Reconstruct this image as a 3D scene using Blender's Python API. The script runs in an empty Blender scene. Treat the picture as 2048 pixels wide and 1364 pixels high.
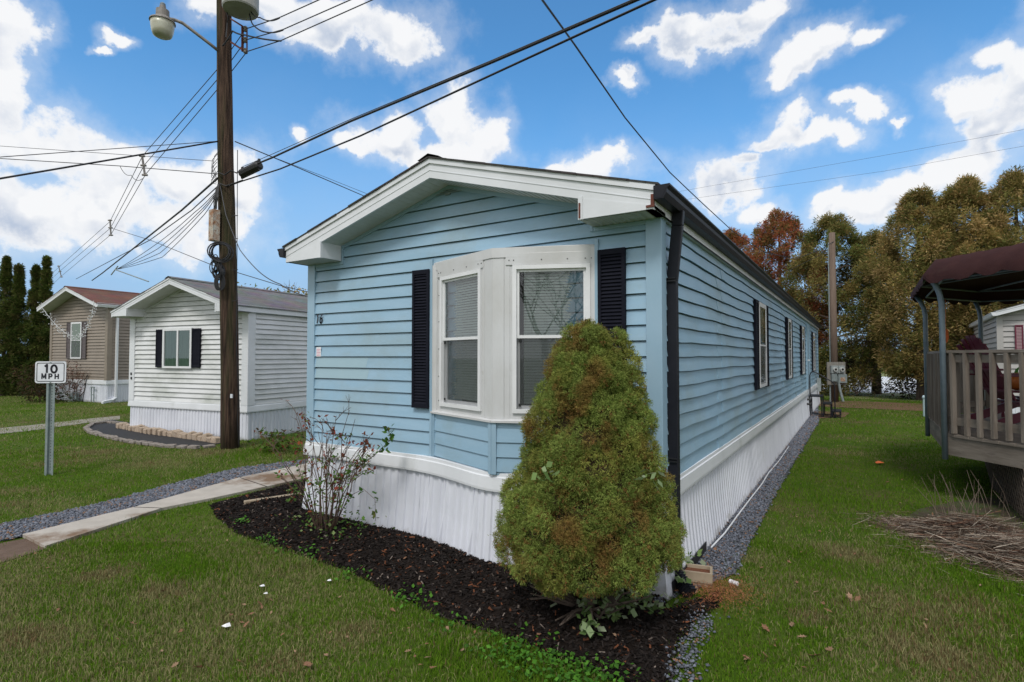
import bpy, math, random
import numpy as np
from mathutils import Vector, Matrix
random.seed(7); rng = np.random.default_rng(7)
S = bpy.context.scene; C = bpy.context.scene.collection
R_ = math.radians

# ---------------------------------------------------------------- camera, world, sun, exposure
YAW, PITCH, FPX, H = 32.1, 1.67, 1096.0, 1.85
cam = bpy.data.objects.new('camera', bpy.data.cameras.new('camera')); C.objects.link(cam)
cam.data.sensor_width = 36; cam.data.lens = FPX/2048*36; cam.data.clip_start = .05; cam.data.clip_end = 3000
cam.location = (0, 0, H); cam.rotation_euler = (R_(90+PITCH), 0, R_(YAW)); S.camera = cam
S.render.resolution_x = 1024; S.render.resolution_y = 682
S.view_settings.view_transform = 'Standard'; S.view_settings.look = 'None'
S.view_settings.exposure = 0.0; S.view_settings.gamma = 1
cR = Vector((math.cos(R_(YAW)), math.sin(R_(YAW)), 0)); cF = Vector((-math.sin(R_(YAW)), math.cos(R_(YAW)), 0))
def ray(px, py):                                    # viewing direction, horizontal forward part = 1
    cp, sp = math.cos(R_(PITCH)), math.sin(R_(PITCH))
    a, b = px-1024, 682-py
    f = FPX*cp - b*sp; u = FPX*sp + b*cp
    return (cR*a + cF*f + Vector((0, 0, u)))/f
def at(px, py, Z):                                  # survey: point seen at a picture position at distance Z
    return Vector((0, 0, H)) + ray(px, py)*Z
def gr(px, py, z=0.0):                              # survey: point of the ground seen at a picture position
    r = ray(px, py); p = Vector((0, 0, H)) + r*((z-H)/r.z); p.z = z; return p

SUN_EL, SUN_AZ = 52, 166                            # azimuth clockwise from +Y
w = bpy.data.worlds.new('World'); S.world = w; w.use_nodes = True
nt = w.node_tree; N = nt.nodes; LK = nt.links; N.clear()
def nn(t, **k):
    n = N.new(t)
    for a, b in k.items(): setattr(n, a, b)
    return n
def mth(op, a, b=None, c=None, clamp=False):
    n = N.new('ShaderNodeMath'); n.operation = op; n.use_clamp = clamp
    for i, x in enumerate((a, b, c)):
        if x is None: continue
        if isinstance(x, (int, float)): n.inputs[i].default_value = x
        else: LK.new(x, n.inputs[i])
    return n.outputs[0]
def vdot(a, v):
    n = nn('ShaderNodeVectorMath', operation='DOT_PRODUCT'); LK.new(a, n.inputs[0]); n.inputs[1].default_value = v; return n.outputs['Value']
sky = nn('ShaderNodeTexSky', sky_type='NISHITA'); sky.sun_disc = False
sky.sun_elevation = R_(SUN_EL); sky.sun_rotation = R_(SUN_AZ); sky.air_density = 1.0; sky.dust_density = .6; sky.ozone_density = 2.5
tc = nn('ShaderNodeTexCoord'); D = tc.outputs['Generated']
nz = nn('ShaderNodeTexNoise'); nz.inputs['Scale'].default_value = 7; nz.inputs['Detail'].default_value = 9; nz.inputs['Roughness'].default_value = .56
LK.new(D, nz.inputs['Vector'])
sub = nn('ShaderNodeVectorMath', operation='SUBTRACT'); LK.new(nz.outputs['Color'], sub.inputs[0]); sub.inputs[1].default_value = (.5, .5, .5)
scl = nn('ShaderNodeVectorMath', operation='SCALE'); LK.new(sub.outputs[0], scl.inputs[0]); scl.inputs['Scale'].default_value = .13
add = nn('ShaderNodeVectorMath', operation='ADD'); LK.new(D, add.inputs[0]); LK.new(scl.outputs[0], add.inputs[1]); DW = add.outputs[0]
uu = mth('ARCTAN2', vdot(DW, cR), vdot(DW, cF))
sz = nn('ShaderNodeSeparateXYZ'); LK.new(DW, sz.inputs[0]); vv = mth('ARCSINE', sz.outputs['Z'])
cuv = nn('ShaderNodeCombineXYZ'); LK.new(uu, cuv.inputs[0]); LK.new(vv, cuv.inputs[1])
def azel(px, py):
    r = ray(px, py).normalized(); return math.atan2(r.dot(cR), r.dot(cF)), math.asin(r.z)
BL = [(0,20,72,130),(0,170,70,110),(30,300,120,60),(120,300,110,75),(210,330,90,75),(60,430,150,90),(230,420,130,80),(340,370,110,75),(440,350,60,55),(480,400,80,85),(330,450,120,60),
 (225,48,42,18),(195,66,20,10),(420,15,65,45),(560,20,130,60),(690,50,150,75),(790,90,75,45),(640,90,90,40),(593,280,18,20),
 (905,225,75,60),(960,262,48,58),(780,270,85,48),(850,300,140,42),(700,290,40,20),(1200,325,92,36),(1120,335,40,18),(1230,305,40,26),
 (1285,90,44,22),(1370,75,72,48),(1480,35,85,58),(1530,20,60,40),(1440,80,60,35),(1600,110,78,52),(1660,75,75,38),(1745,80,50,24),(1560,145,45,22),(1250,162,28,16),
 (1560,262,78,52),(1520,285,50,26),(1640,270,80,26),(1590,225,35,25),(1735,222,48,20),(1775,240,25,12),
 (1450,370,78,60),(1420,400,75,40),(1530,415,50,32),(1480,330,35,24),(1990,90,70,50),(1960,170,100,45),(2060,140,90,110),(2010,250,130,75),(1960,330,120,60),(1790,385,110,45),(1870,350,60,40),(1690,425,75,36),(1740,420,130,45),(1660,410,25,25),
 (2140,50,120,150),(-120,100,120,200),(-150,350,200,120)]
best = None; bup = None
cu2 = nn('ShaderNodeCombineXYZ'); LK.new(uu, cu2.inputs[0]); LK.new(mth('ADD', vv, .030), cu2.inputs[1])
for (px, py, a, b) in BL:
    u0, v0 = azel(px, py); u1, _ = azel(px+a, py); _, v1 = azel(px, py-b)
    s1 = nn('ShaderNodeVectorMath', operation='SUBTRACT'); LK.new(cuv.outputs[0], s1.inputs[0]); s1.inputs[1].default_value = (u0, v0, 0)
    s2 = nn('ShaderNodeVectorMath', operation='MULTIPLY'); LK.new(s1.outputs[0], s2.inputs[0]); s2.inputs[1].default_value = (1/abs(u1-u0), 1/abs(v1-v0), 0)
    s3 = nn('ShaderNodeVectorMath', operation='LENGTH'); LK.new(s2.outputs[0], s3.inputs[0])
    best = s3.outputs['Value'] if best is None else mth('SMOOTH_MIN', best, s3.outputs['Value'], .22)
    s1 = nn('ShaderNodeVectorMath', operation='SUBTRACT'); LK.new(cu2.outputs[0], s1.inputs[0]); s1.inputs[1].default_value = (u0, v0, 0)
    s2 = nn('ShaderNodeVectorMath', operation='MULTIPLY'); LK.new(s1.outputs[0], s2.inputs[0]); s2.inputs[1].default_value = (1/abs(u1-u0), 1/abs(v1-v0), 0)
    s3 = nn('ShaderNodeVectorMath', operation='LENGTH'); LK.new(s2.outputs[0], s3.inputs[0])
    bup = s3.outputs['Value'] if bup is None else mth('SMOOTH_MIN', bup, s3.outputs['Value'], .22)
# unseen clouds over the rest of the sky, cover raised for neutral ambient light
nb = nn('ShaderNodeTexNoise'); nb.inputs['Scale'].default_value = 2.2; nb.inputs['Detail'].default_value = 6; LK.new(D, nb.inputs['Vector'])
away = mth('MULTIPLY', mth('SUBTRACT', mth('ABSOLUTE', uu), .85, clamp=True), 3.0, clamp=True)
up = mth('MULTIPLY', mth('SUBTRACT', vv, .66, clamp=True), 6.0, clamp=True)
other = mth('MULTIPLY', mth('MAXIMUM', away, up), mth('MULTIPLY', mth('SUBTRACT', nb.outputs['Fac'], .30, clamp=True), 6.0, clamp=True))
n2 = nn('ShaderNodeTexNoise'); n2.inputs['Scale'].default_value = 16; n2.inputs['Detail'].default_value = 8; n2.inputs['Roughness'].default_value = .62; LK.new(D, n2.inputs['Vector'])
dens0 = mth('ADD', mth('SUBTRACT', .99, best), mth('MULTIPLY', mth('SUBTRACT', n2.outputs['Fac'], .5), 1.9))
mr = nn('ShaderNodeMapRange', interpolation_type='SMOOTHSTEP'); LK.new(dens0, mr.inputs['Value']); mr.inputs['From Min'].default_value = -.08; mr.inputs['From Max'].default_value = .42
veil2 = nn('ShaderNodeMapRange', interpolation_type='SMOOTHSTEP'); LK.new(dens0, veil2.inputs['Value']); veil2.inputs['From Min'].default_value = -.75; veil2.inputs['From Max'].default_value = .35; veil2.inputs['To Max'].default_value = .32
dens = mth('MAXIMUM', mth('MAXIMUM', mr.outputs[0], veil2.outputs[0]), other)
thick = nn('ShaderNodeMapRange', interpolation_type='SMOOTHSTEP'); LK.new(dens0, thick.inputs['Value']); thick.inputs['From Min'].default_value = .22; thick.inputs['From Max'].default_value = .80
n3 = nn('ShaderNodeTexNoise'); n3.inputs['Scale'].default_value = 8; n3.inputs['Detail'].default_value = 5; n3.inputs['Roughness'].default_value = .5; LK.new(D, n3.inputs['Vector'])
sh_up = nn('ShaderNodeVectorMath', operation='ADD'); LK.new(D, sh_up.inputs[0]); sh_up.inputs[1].default_value = (cR.x*-.012, cR.y*-.012, .030)
n4 = nn('ShaderNodeTexNoise'); n4.inputs['Scale'].default_value = 8; n4.inputs['Detail'].default_value = 5; n4.inputs['Roughness'].default_value = .5; LK.new(sh_up.outputs[0], n4.inputs['Vector'])
relief = mth('ADD', mth('MULTIPLY_ADD', mth('SUBTRACT', n4.outputs['Fac'], n3.outputs['Fac']), 5.5, .36), mth('MULTIPLY_ADD', mth('SUBTRACT', nb.outputs['Fac'], .47), 2.2, mth('MULTIPLY', mth('SUBTRACT', best, bup), 1.1)), clamp=True)
shade = mth('MULTIPLY', thick.outputs[0], relief, clamp=True)
cc = nn('ShaderNodeMix', data_type='RGBA'); LK.new(shade, cc.inputs['Factor'])
CB = 1.0
SK = .10
cc.inputs['A'].default_value = (.93*CB/SK, .94*CB/SK, .96*CB/SK, 1); cc.inputs['B'].default_value = (.50*CB/SK, .58*CB/SK, .72*CB/SK, 1)
# low, pale veil near the horizon
veil = nn('ShaderNodeMapRange', interpolation_type='SMOOTHSTEP'); LK.new(vv, veil.inputs['Value']); veil.inputs['From Min'].default_value = .50; veil.inputs['From Max'].default_value = .04; veil.inputs['To Min'].default_value = 0; veil.inputs['To Max'].default_value = .9
skt = nn('ShaderNodeMix', data_type='RGBA', blend_type='MULTIPLY'); skt.inputs['Factor'].default_value = 1; LK.new(sky.outputs[0], skt.inputs['A']); skt.inputs['B'].default_value = (.93, 1.72, 2.05, 1)
vm = nn('ShaderNodeMix', data_type='RGBA'); LK.new(veil.outputs[0], vm.inputs['Factor']); LK.new(skt.outputs['Result'], vm.inputs['A']); vm.inputs['B'].default_value = (.36/SK, .52/SK, .76/SK, 1)
mx = nn('ShaderNodeMix', data_type='RGBA'); LK.new(dens, mx.inputs['Factor']); LK.new(vm.outputs['Result'], mx.inputs['A']); LK.new(cc.outputs['Result'], mx.inputs['B'])
bg = nn('ShaderNodeBackground'); LK.new(mx.outputs['Result'], bg.inputs['Color']); bg.inputs['Strength'].default_value = SK
wo = nn('ShaderNodeOutputWorld'); LK.new(bg.outputs[0], wo.inputs['Surface'])

sun = bpy.data.objects.new('sun', bpy.data.lights.new('sun', 'SUN')); C.objects.link(sun)
sun.data.energy = 1.9; sun.data.angle = R_(14); sun.data.color = (1, .965, .92)
sd = Vector((math.sin(R_(SUN_AZ))*math.cos(R_(SUN_EL)), math.cos(R_(SUN_AZ))*math.cos(R_(SUN_EL)), math.sin(R_(SUN_EL))))
sun.rotation_euler = sd.to_track_quat('Z', 'Y').to_euler(); sun.location = (0, 0, 30)

# ---------------------------------------------------------------- helpers
def tag(o, label=None, cat=None, group=None, kind=None):
    if label: o['label'] = label
    if cat: o['category'] = cat
    if group: o['group'] = group
    if kind: o['kind'] = kind
    return o
def empty(name, loc=(0,0,0), rz=0, label=None, cat=None, group=None):
    o = bpy.data.objects.new(name, None); C.objects.link(o); o.location = loc; o.rotation_euler = (0, 0, rz); o.empty_display_size = .2
    return tag(o, label, cat, group)
def kids(o): return [c for c in bpy.data.objects if c.parent == o]
def copy_tree(o, parent=None):
    c = o.copy(); C.objects.link(c)
    if parent: c.parent = parent
    for k in kids(o): copy_tree(k, c)
    return c
class MB:
    def __init__(s): s.v = []; s.f = []
    def add(s, vs, fs):
        n = len(s.v); s.v += [tuple(p) for p in vs]; s.f += [tuple(i+n for i in f) for f in fs]; return s
    def quad(s, *p): return s.add(p, [tuple(range(len(p)))])
    def box(s, x0, x1, y0, y1, z0, z1):
        return s.add([(x,y,z) for z in (z0,z1) for y in (y0,y1) for x in (x0,x1)], [(0,2,3,1),(4,5,7,6),(0,1,5,4),(2,6,7,3),(0,4,6,2),(1,3,7,5)])
    def beam(s, p, q, w, h, up=(0,0,1), roll=0):
        p = Vector(p); q = Vector(q); d = (q-p).normalized(); u = Vector(up)
        if abs(d.dot(u)) > .98: u = Vector((1,0,0))
        a = d.cross(u).normalized(); b = a.cross(d).normalized()
        if roll: a, b = a*math.cos(roll)+b*math.sin(roll), b*math.cos(roll)-a*math.sin(roll)
        vs = [e+a*(sx*w/2)+b*(sz*h/2) for e in (p,q) for sz in (-1,1) for sx in (-1,1)]
        return s.add(vs, [(0,2,3,1),(4,5,7,6),(0,1,5,4),(2,6,7,3),(0,4,6,2),(1,3,7,5)])
    def tube(s, pts, r, n=8, cap=True):
        pts = [Vector(p) for p in pts]; m = len(pts)
        rs = [r]*m if isinstance(r, (int, float)) else r
        base = len(s.v); prev = None
        for i, p in enumerate(pts):
            d = (pts[min(i+1, m-1)]-pts[max(i-1, 0)])
            d = d.normalized() if d.length > 1e-9 else Vector((0,0,1))
            if prev is None:
                a = d.cross(Vector((0,0,1))) if abs(d.z) < .95 else d.cross(Vector((1,0,0)))
            else: a = prev - d*prev.dot(d)
            a.normalize(); prev = a; b = d.cross(a)
            for k in range(n):
                t = 2*math.pi*k/n; s.v.append(tuple(p + (a*math.cos(t)+b*math.sin(t))*rs[i]))
        for i in range(m-1):
            for k in range(n):
                a0 = base+i*n+k; a1 = base+i*n+(k+1)%n; s.f.append((a0, a1, a1+n, a0+n))
        if cap:
            s.f.append(tuple(base+k for k in range(n))[::-1]); s.f.append(tuple(base+(m-1)*n+k for k in range(n)))
        return s
    def lathe(s, prof, c=(0,0,0), n=20, cap=True):
        base = len(s.v); m = len(prof)
        for (r, z) in prof:
            for k in range(n):
                t = 2*math.pi*k/n; s.v.append((c[0]+r*math.cos(t), c[1]+r*math.sin(t), c[2]+z))
        for i in range(m-1):
            for k in range(n):
                a0 = base+i*n+k; a1 = base+i*n+(k+1)%n; s.f.append((a0, a1, a1+n, a0+n))
        if cap: s.f.append(tuple(base+k for k in range(n))[::-1]); s.f.append(tuple(base+(m-1)*n+k for k in range(n)))
        return s
    def prism(s, poly, vec):
        n = len(poly); vec = Vector(vec); a = [Vector(p) for p in poly]; b = [p+vec for p in a]
        return s.add(a+b, [tuple(range(n))[::-1], tuple(range(n, 2*n))]+[(i, (i+1)%n, (i+1)%n+n, i+n) for i in range(n)])
    def sweep(s, path, prof):                       # prof = [(out, z)], path = plan points, outward = right hand side
        P = [Vector((p[0], p[1])) for p in path]; m = len(P); k = len(prof); base = len(s.v)
        for i in range(m):
            ds = []
            if i > 0: ds.append((P[i]-P[i-1]).normalized())
            if i < m-1: ds.append((P[i+1]-P[i]).normalized())
            ns = [Vector((d.y, -d.x)) for d in ds]; nrm = sum(ns, Vector((0,0))).normalized(); mit = 1/max(.5, nrm.dot(ns[0]))
            off = path[i][2] if len(path[i]) > 2 else 0
            for (o, z) in prof:
                q = P[i] + nrm*(o+off)*mit; s.v.append((q.x, q.y, z))
        for i in range(m-1):
            for j in range(k-1):
                a = base+i*k+j; s.f.append((a, a+k, a+k+1, a+1))
        return s
    def build(s, name, mat, parent=None, smooth=False, bevel=0):
        me = bpy.data.meshes.new(name); me.from_pydata([tuple(p) for p in s.v], [], s.f); me.materials.append(mat)
        if smooth: me.polygons.foreach_set('use_smooth', [True]*len(me.polygons))
        me.update(); o = bpy.data.objects.new(name, me); C.objects.link(o); o.parent = parent
        if bevel:
            b = o.modifiers.new('bevel', 'BEVEL'); b.width = bevel; b.segments = 2; b.limit_method = 'ANGLE'
        return o
def build_parts(mb, name, mat, parent):              # one object per connected piece
    par = list(range(len(mb.v)))
    def find(i):
        while par[i] != i: par[i] = par[par[i]]; i = par[i]
        return i
    for f in mb.f:
        for i in f[1:]: par[find(i)] = find(f[0])
    gs = {}
    for f in mb.f: gs.setdefault(find(f[0]), []).append(f)
    out = []
    for fs in gs.values():
        ids = sorted({i for f in fs for i in f}); mp = {i: k for k, i in enumerate(ids)}; q = MB(); q.v = [mb.v[i] for i in ids]; q.f = [tuple(mp[i] for i in f) for f in fs]; out.append(q.build(name, mat, parent))
    return out
def append_mesh(o, mb):                              # adds geometry to the mesh of an existing part
    me = o.data; v = [tuple(x.co) for x in me.vertices]; f = [tuple(p.vertices) for p in me.polygons]; n = len(v); mt = me.materials[0]
    m2 = bpy.data.meshes.new(me.name); m2.from_pydata(v+mb.v, [], f+[tuple(i+n for i in q) for q in mb.f]); m2.materials.append(mt); o.data = m2
def frame_fn(O, u, n):                              # facet coordinates: s along, z up, o outward
    O = Vector(O); u = Vector(u).normalized(); n = Vector(n).normalized()
    return lambda s, z, o=0: O+u*s+n*o+Vector((0,0,z))
def fbox(mb, F, s0, s1, z0, z1, o0, o1):
    mb.add([F(s,z,o) for z in (z0,z1) for o in (o0,o1) for s in (s0,s1)], [(0,2,3,1),(4,5,7,6),(0,1,5,4),(2,6,7,3),(0,4,6,2),(1,3,7,5)])
def tri_obj(name, V, F, mat, parent=None, col=None, smooth=False):
    V = np.asarray(V, np.float32).reshape(-1, 3); F = np.asarray(F, np.int32)
    k = F.shape[1]; me = bpy.data.meshes.new(name)
    me.vertices.add(len(V)); me.vertices.foreach_set('co', V.ravel())
    me.loops.add(F.size); me.loops.foreach_set('vertex_index', F.ravel())
    me.polygons.add(len(F)); me.polygons.foreach_set('loop_start', np.arange(0, F.size, k, dtype=np.int32)); me.polygons.foreach_set('loop_total', np.full(len(F), k, np.int32))
    if smooth: me.polygons.foreach_set('use_smooth', [True]*len(F))
    me.update(calc_edges=True)
    if col is not None:
        ca = me.color_attributes.new('tint', 'FLOAT_COLOR', 'POINT'); c4 = np.ones((len(V), 4), np.float32); c4[:, :3] = col; ca.data.foreach_set('color', c4.ravel())
    me.materials.append(mat); o = bpy.data.objects.new(name, me); C.objects.link(o); o.parent = parent; return o
def vnoise(x, y, seed=0):                           # smooth value noise, numpy
    xi = np.floor(x).astype(int); yi = np.floor(y).astype(int); fx = x-xi; fy = y-yi
    def h(a, b):
        n = (a*374761393 + b*668265263 + seed*974711) & 0x7fffffff
        n = (n ^ (n >> 13))*1274126177 & 0x7fffffff
        return (n & 0xffff)/65535.0
    fx = fx*fx*(3-2*fx); fy = fy*fy*(3-2*fy)
    return (h(xi,yi)*(1-fx)+h(xi+1,yi)*fx)*(1-fy)+(h(xi,yi+1)*(1-fx)+h(xi+1,yi+1)*fx)*fy
def inpoly(x, y, poly):
    c = np.zeros(len(x), bool); n = len(poly)
    for i in range(n):
        x0, y0 = poly[i][0], poly[i][1]; x1, y1 = poly[(i+1)%n][0], poly[(i+1)%n][1]
        if y0 == y1: continue
        t = ((y0 > y) != (y1 > y)) & (x < (x1-x0)*(y-y0)/(y1-y0)+x0); c ^= t
    return c

# ---------------------------------------------------------------- materials
def pm(name, c1, c2=None, scale=3, rough=.7, bump=0, bscale=40, stretch=(1,1,1), metal=0, spec=.5, detail=6, c3=None, s3=1.0, t3=(.55,.7), st3=(1,1,1), contrast=(.35,.65), tint=False, splash=0, trans=0):
    m = bpy.data.materials.new(name); m.use_nodes = True; t = m.node_tree; n = t.nodes; l = t.links; b = n['Principled BSDF']
    b.inputs['Roughness'].default_value = rough; b.inputs['Metallic'].default_value = metal; b.inputs['Specular IOR Level'].default_value = spec
    co = n.new('ShaderNodeTexCoord'); mp = n.new('ShaderNodeMapping'); l.new(co.outputs['Object'], mp.inputs['Vector']); mp.inputs['Scale'].default_value = stretch
    cur = None
    def noise(sc, det, vec, ro=.6):
        x = n.new('ShaderNodeTexNoise'); x.inputs['Scale'].default_value = sc; x.inputs['Detail'].default_value = det; x.inputs['Roughness'].default_value = ro; l.new(vec, x.inputs['Vector']); return x.outputs['Fac']
    def rng_(v, a, b_):
        x = n.new('ShaderNodeMapRange'); l.new(v, x.inputs['Value']); x.inputs['From Min'].default_value = a; x.inputs['From Max'].default_value = b_; return x.outputs[0]
    if c2 is not None:
        x = n.new('ShaderNodeMix'); x.data_type = 'RGBA'; l.new(rng_(noise(scale, detail, mp.outputs[0]), *contrast), x.inputs['Factor'])
        x.inputs['A'].default_value = (*c1, 1); x.inputs['B'].default_value = (*c2, 1); cur = x.outputs['Result']
    if c3 is not None:
        m3 = n.new('ShaderNodeMapping'); l.new(co.outputs['Object'], m3.inputs['Vector']); m3.inputs['Scale'].default_value = st3; m3.inputs['Location'].default_value = (3.1, 7.7, 1.3)
        x = n.new('ShaderNodeMix'); x.data_type = 'RGBA'; l.new(rng_(noise(s3, 8, m3.outputs[0], .68), *t3), x.inputs['Factor'])
        if cur is None: x.inputs['A'].default_value = (*c1, 1)
        else: l.new(cur, x.inputs['A'])
        x.inputs['B'].default_value = (*c3, 1); cur = x.outputs['Result']
    if splash:
        sp_ = n.new('ShaderNodeSeparateXYZ'); l.new(co.outputs['Object'], sp_.inputs[0]); x1 = n.new('ShaderNodeMath'); x1.operation = 'MULTIPLY_ADD'; l.new(noise(9, 8, co.outputs['Object']), x1.inputs[0]); x1.inputs[1].default_value = splash*1.6; l.new(sp_.outputs['Z'], x1.inputs[2])
        x2 = n.new('ShaderNodeMapRange'); l.new(x1.outputs[0], x2.inputs['Value']); x2.inputs['From Min'].default_value = splash*1.25; x2.inputs['From Max'].default_value = splash*.65; x2.inputs['To Max'].default_value = .75
        x = n.new('ShaderNodeMix'); x.data_type = 'RGBA'; l.new(x2.outputs[0], x.inputs['Factor']); l.new(cur, x.inputs['A']); x.inputs['B'].default_value = (.17,.15,.11,1); cur = x.outputs['Result']
    if tint:
        a = n.new('ShaderNodeAttribute'); a.attribute_name = 'tint'
        if cur is None: cur = a.outputs['Color']
        else:
            x = n.new('ShaderNodeMix'); x.data_type = 'RGBA'; x.blend_type = 'MULTIPLY'; x.inputs['Factor'].default_value = 1; l.new(cur, x.inputs['A']); l.new(a.outputs['Color'], x.inputs['B']); cur = x.outputs['Result']
    if cur is None: b.inputs['Base Color'].default_value = (*c1, 1)
    else: l.new(cur, b.inputs['Base Color'])
    if bump:
        bp = n.new('ShaderNodeBump'); bp.inputs['Strength'].default_value = 1; bp.inputs['Distance'].default_value = bump
        l.new(noise(bscale, 5, mp.outputs[0]), bp.inputs['Height']); l.new(bp.outputs[0], b.inputs['Normal'])
    if trans:
        tr = n.new('ShaderNodeBsdfTranslucent'); mxs = n.new('ShaderNodeMixShader'); mxs.inputs[0].default_value = trans
        if cur is not None: l.new(cur, tr.inputs['Color'])
        else: tr.inputs['Color'].default_value = (*c1, 1)
        l.new(b.outputs[0], mxs.inputs[1]); l.new(tr.outputs[0], mxs.inputs[2]); l.new(mxs.outputs[0], n['Material Output'].inputs['Surface'])
    return m
M = {}
M['blue'] = pm('blue_siding', (.265,.43,.56), (.305,.465,.595), 1.6, .42, .0006, 60, (1,1,6), c3=(.26,.36,.40), s3=.9, t3=(.48,.75), st3=(1,1,1.4))
M['bluetrim'] = pm('blue_trim', (.28,.43,.545), (.31,.455,.57), 2, .4)
M['white'] = pm('white_vinyl', (.74,.76,.79), (.66,.68,.70), 1.5, .4, .0006, 30, c3=(.45,.47,.45), s3=1.3, t3=(.58,.85), st3=(1,1,.5))
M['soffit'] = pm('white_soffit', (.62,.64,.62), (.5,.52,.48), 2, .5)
M['skirt'] = pm('white_skirting', (.72,.74,.80), (.60,.62,.68), 2.0, .35, .002, 5, (1,1,.4), c3=(.34,.33,.29), s3=1.6, t3=(.60,.85), st3=(2,2,.45), splash=.20)
M['whitesiding'] = pm('weathered_white_siding', (.72,.73,.74), (.60,.61,.60), 1.2, .45, .0006, 40, (1,1,1.6), c3=(.34,.37,.32), s3=.8, t3=(.5,.78), st3=(1,1,2.2))
M['tan'] = pm('tan_siding', (.235,.195,.155), (.27,.225,.18), 2, .5)
M['grey'] = pm('grey_siding', (.36,.345,.335), (.4,.385,.37), 2, .5)
M['black'] = pm('black_gutter', (.010,.011,.016), (.016,.017,.023), 4, .45, spec=.25)
M['shutter'] = pm('navy_black_shutter', (.006,.007,.014), (.010,.011,.019), 6, .75, spec=.15)
M['brownshutter'] = pm('grey_brown_shutter', (.07,.055,.055), (.09,.07,.07), 6, .5)
M['maroon'] = pm('maroon_paint', (.11,.010,.028), (.15,.016,.04), 5, .4)
M['alu'] = pm('weathered_aluminium', (.62,.63,.64), (.53,.53,.52), 2.5, .4, .001, 20, (1,1,.6), c3=(.36,.34,.30), s3=4, t3=(.62,.85))
M['vinylframe'] = pm('white_window_frame', (.78,.79,.80), (.72,.73,.74), 5, .3)
M['blind'] = pm('white_blind_slat', (.78,.82,.79), (.7,.75,.72), 3, .6)
M['dark'] = pm('dark_room', (.02,.022,.022), None, rough=.9)
M['rubber'] = pm('black_rubber_cable', (.012,.012,.014), None, rough=.5)
M['wire'] = pm('weathered_wire', (.05,.05,.055), None, rough=.6)
M['galv'] = pm('galvanised_steel', (.22,.27,.27), (.3,.35,.35), 14, .45, metal=.3)
M['steelblue'] = pm('blue_grey_painted_steel', (.13,.17,.20), (.17,.215,.25), 10, .4)
M['rust'] = pm('rusty_white_box', (.5,.5,.44), (.30,.13,.05), 9, .7, c3=(.16,.06,.03), s3=14, t3=(.55,.65))
M['rustpure'] = pm('rust', (.18,.05,.03), (.09,.03,.02), 20, .8)
M['pole'] = pm('creosote_pole_wood', (.022,.013,.010), (.105,.066,.046), 6, .9, .03, 9, (4,4,.22), c3=(.035,.042,.016), s3=.9, t3=(.5,.62), st3=(1.5,1.5,.15), spec=.2, contrast=(.38,.62))
M['poleb'] = pm('brown_pole_wood', (.11,.075,.055), (.16,.115,.085), 5, .85, .006, 14, (3,3,.28))
M['deckwood'] = pm('grey_weathered_wood', (.14,.115,.092), (.24,.205,.17), 3.5, .8, .004, 16, (3,3,.35), c3=(.075,.06,.05), s3=7, t3=(.55,.75), st3=(1,1,.2))
M['deckwoodh'] = pm('grey_weathered_boards', (.14,.115,.092), (.24,.205,.17), 3.5, .8, .004, 16, (.5,.5,3), c3=(.075,.06,.05), s3=5, t3=(.55,.75), st3=(.4,.4,2))
M['plank'] = pm('old_timber', (.28,.22,.15), (.38,.31,.22), 6, .8, .003, 20)
M['canvas'] = pm('maroon_canvas', (.052,.021,.020), (.038,.015,.015), 4, .85, .01, 6, spec=.15, c3=(.06,.038,.028), s3=2.2, t3=(.62,.75))
M['concrete'] = pm('concrete_walk', (.38,.345,.30), (.45,.41,.36), 5, .85, .003, 60, c3=(.17,.105,.06), s3=.75, t3=(.53,.64))
M['conc2'] = pm('pale_concrete', (.22,.20,.165), (.27,.25,.21), 4, .85)
M['soil'] = pm('ground_soil', (.045,.085,.010), (.075,.105,.020), 1.3, .95, .01, 30, spec=.05, c3=(.11,.085,.045), s3=.55, t3=(.52,.68))
M['mulch'] = pm('black_mulch', (.008,.006,.005), (.022,.016,.013), 30, .95, .02, 45, spec=.1)
M['chip'] = pm('mulch_chip', (1,1,1), None, rough=.9, tint=True, spec=.12)
M['gravelbed'] = pm('gravel_base', (.07,.075,.09), (.12,.13,.15), 25, .9, .02, 60)
M['stone'] = pm('gravel_stone', (1,1,1), None, rough=.75, tint=True)
M['grass'] = pm('grass_blade', (1,1,1), None, rough=.8, tint=True, spec=.03, trans=.3)
M['leaf'] = pm('foliage', (1,1,1), None, rough=.7, tint=True, spec=.15, trans=.35)
M['needle'] = pm('spruce_needles', (1,1,1), None, rough=.7, tint=True, spec=.12, trans=.22)
M['bark'] = pm('bark', (.07,.05,.04), (.12,.09,.07), 8, .9, .01, 20, (2,2,.4))
M['twig'] = pm('rose_cane', (.065,.035,.025), (.12,.075,.05), 12, .7)
M['pvc'] = pm('pale_pvc', (.42,.55,.6), (.5,.62,.66), 8, .5)
M['edgestone'] = pm('sandstone_block', (.34,.25,.17), (.46,.38,.30), 6, .85, .006, 25)
M['stonegrey'] = pm('grey_fieldstone', (.27,.25,.235), (.20,.16,.125), 6, .85, .006, 25)
M['tar'] = pm('black_sheet_bed', (.016,.016,.018), (.022,.022,.024), 10, .8, .004, 30)
M['paper'] = pm('white_paper', (.8,.8,.82), None, rough=.6)
M['orange'] = pm('orange_plastic', (.8,.16,.03), None, rough=.5)
M['pumpkin'] = pm('pumpkin_skin', (.55,.16,.03), (.45,.12,.02), 4, .5)
M['pink'] = pm('pink_print', (.75,.35,.45), None, rough=.6)
M['signwhite'] = pm('sign_face', (.74,.76,.80), (.66,.68,.72), 5, .35)
M['signblack'] = pm('sign_black', (.012,.012,.02), None, rough=.4)
M['deadleaf'] = pm('dead_leaf', (.15,.065,.03), (.24,.125,.065), 9, .7)
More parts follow.
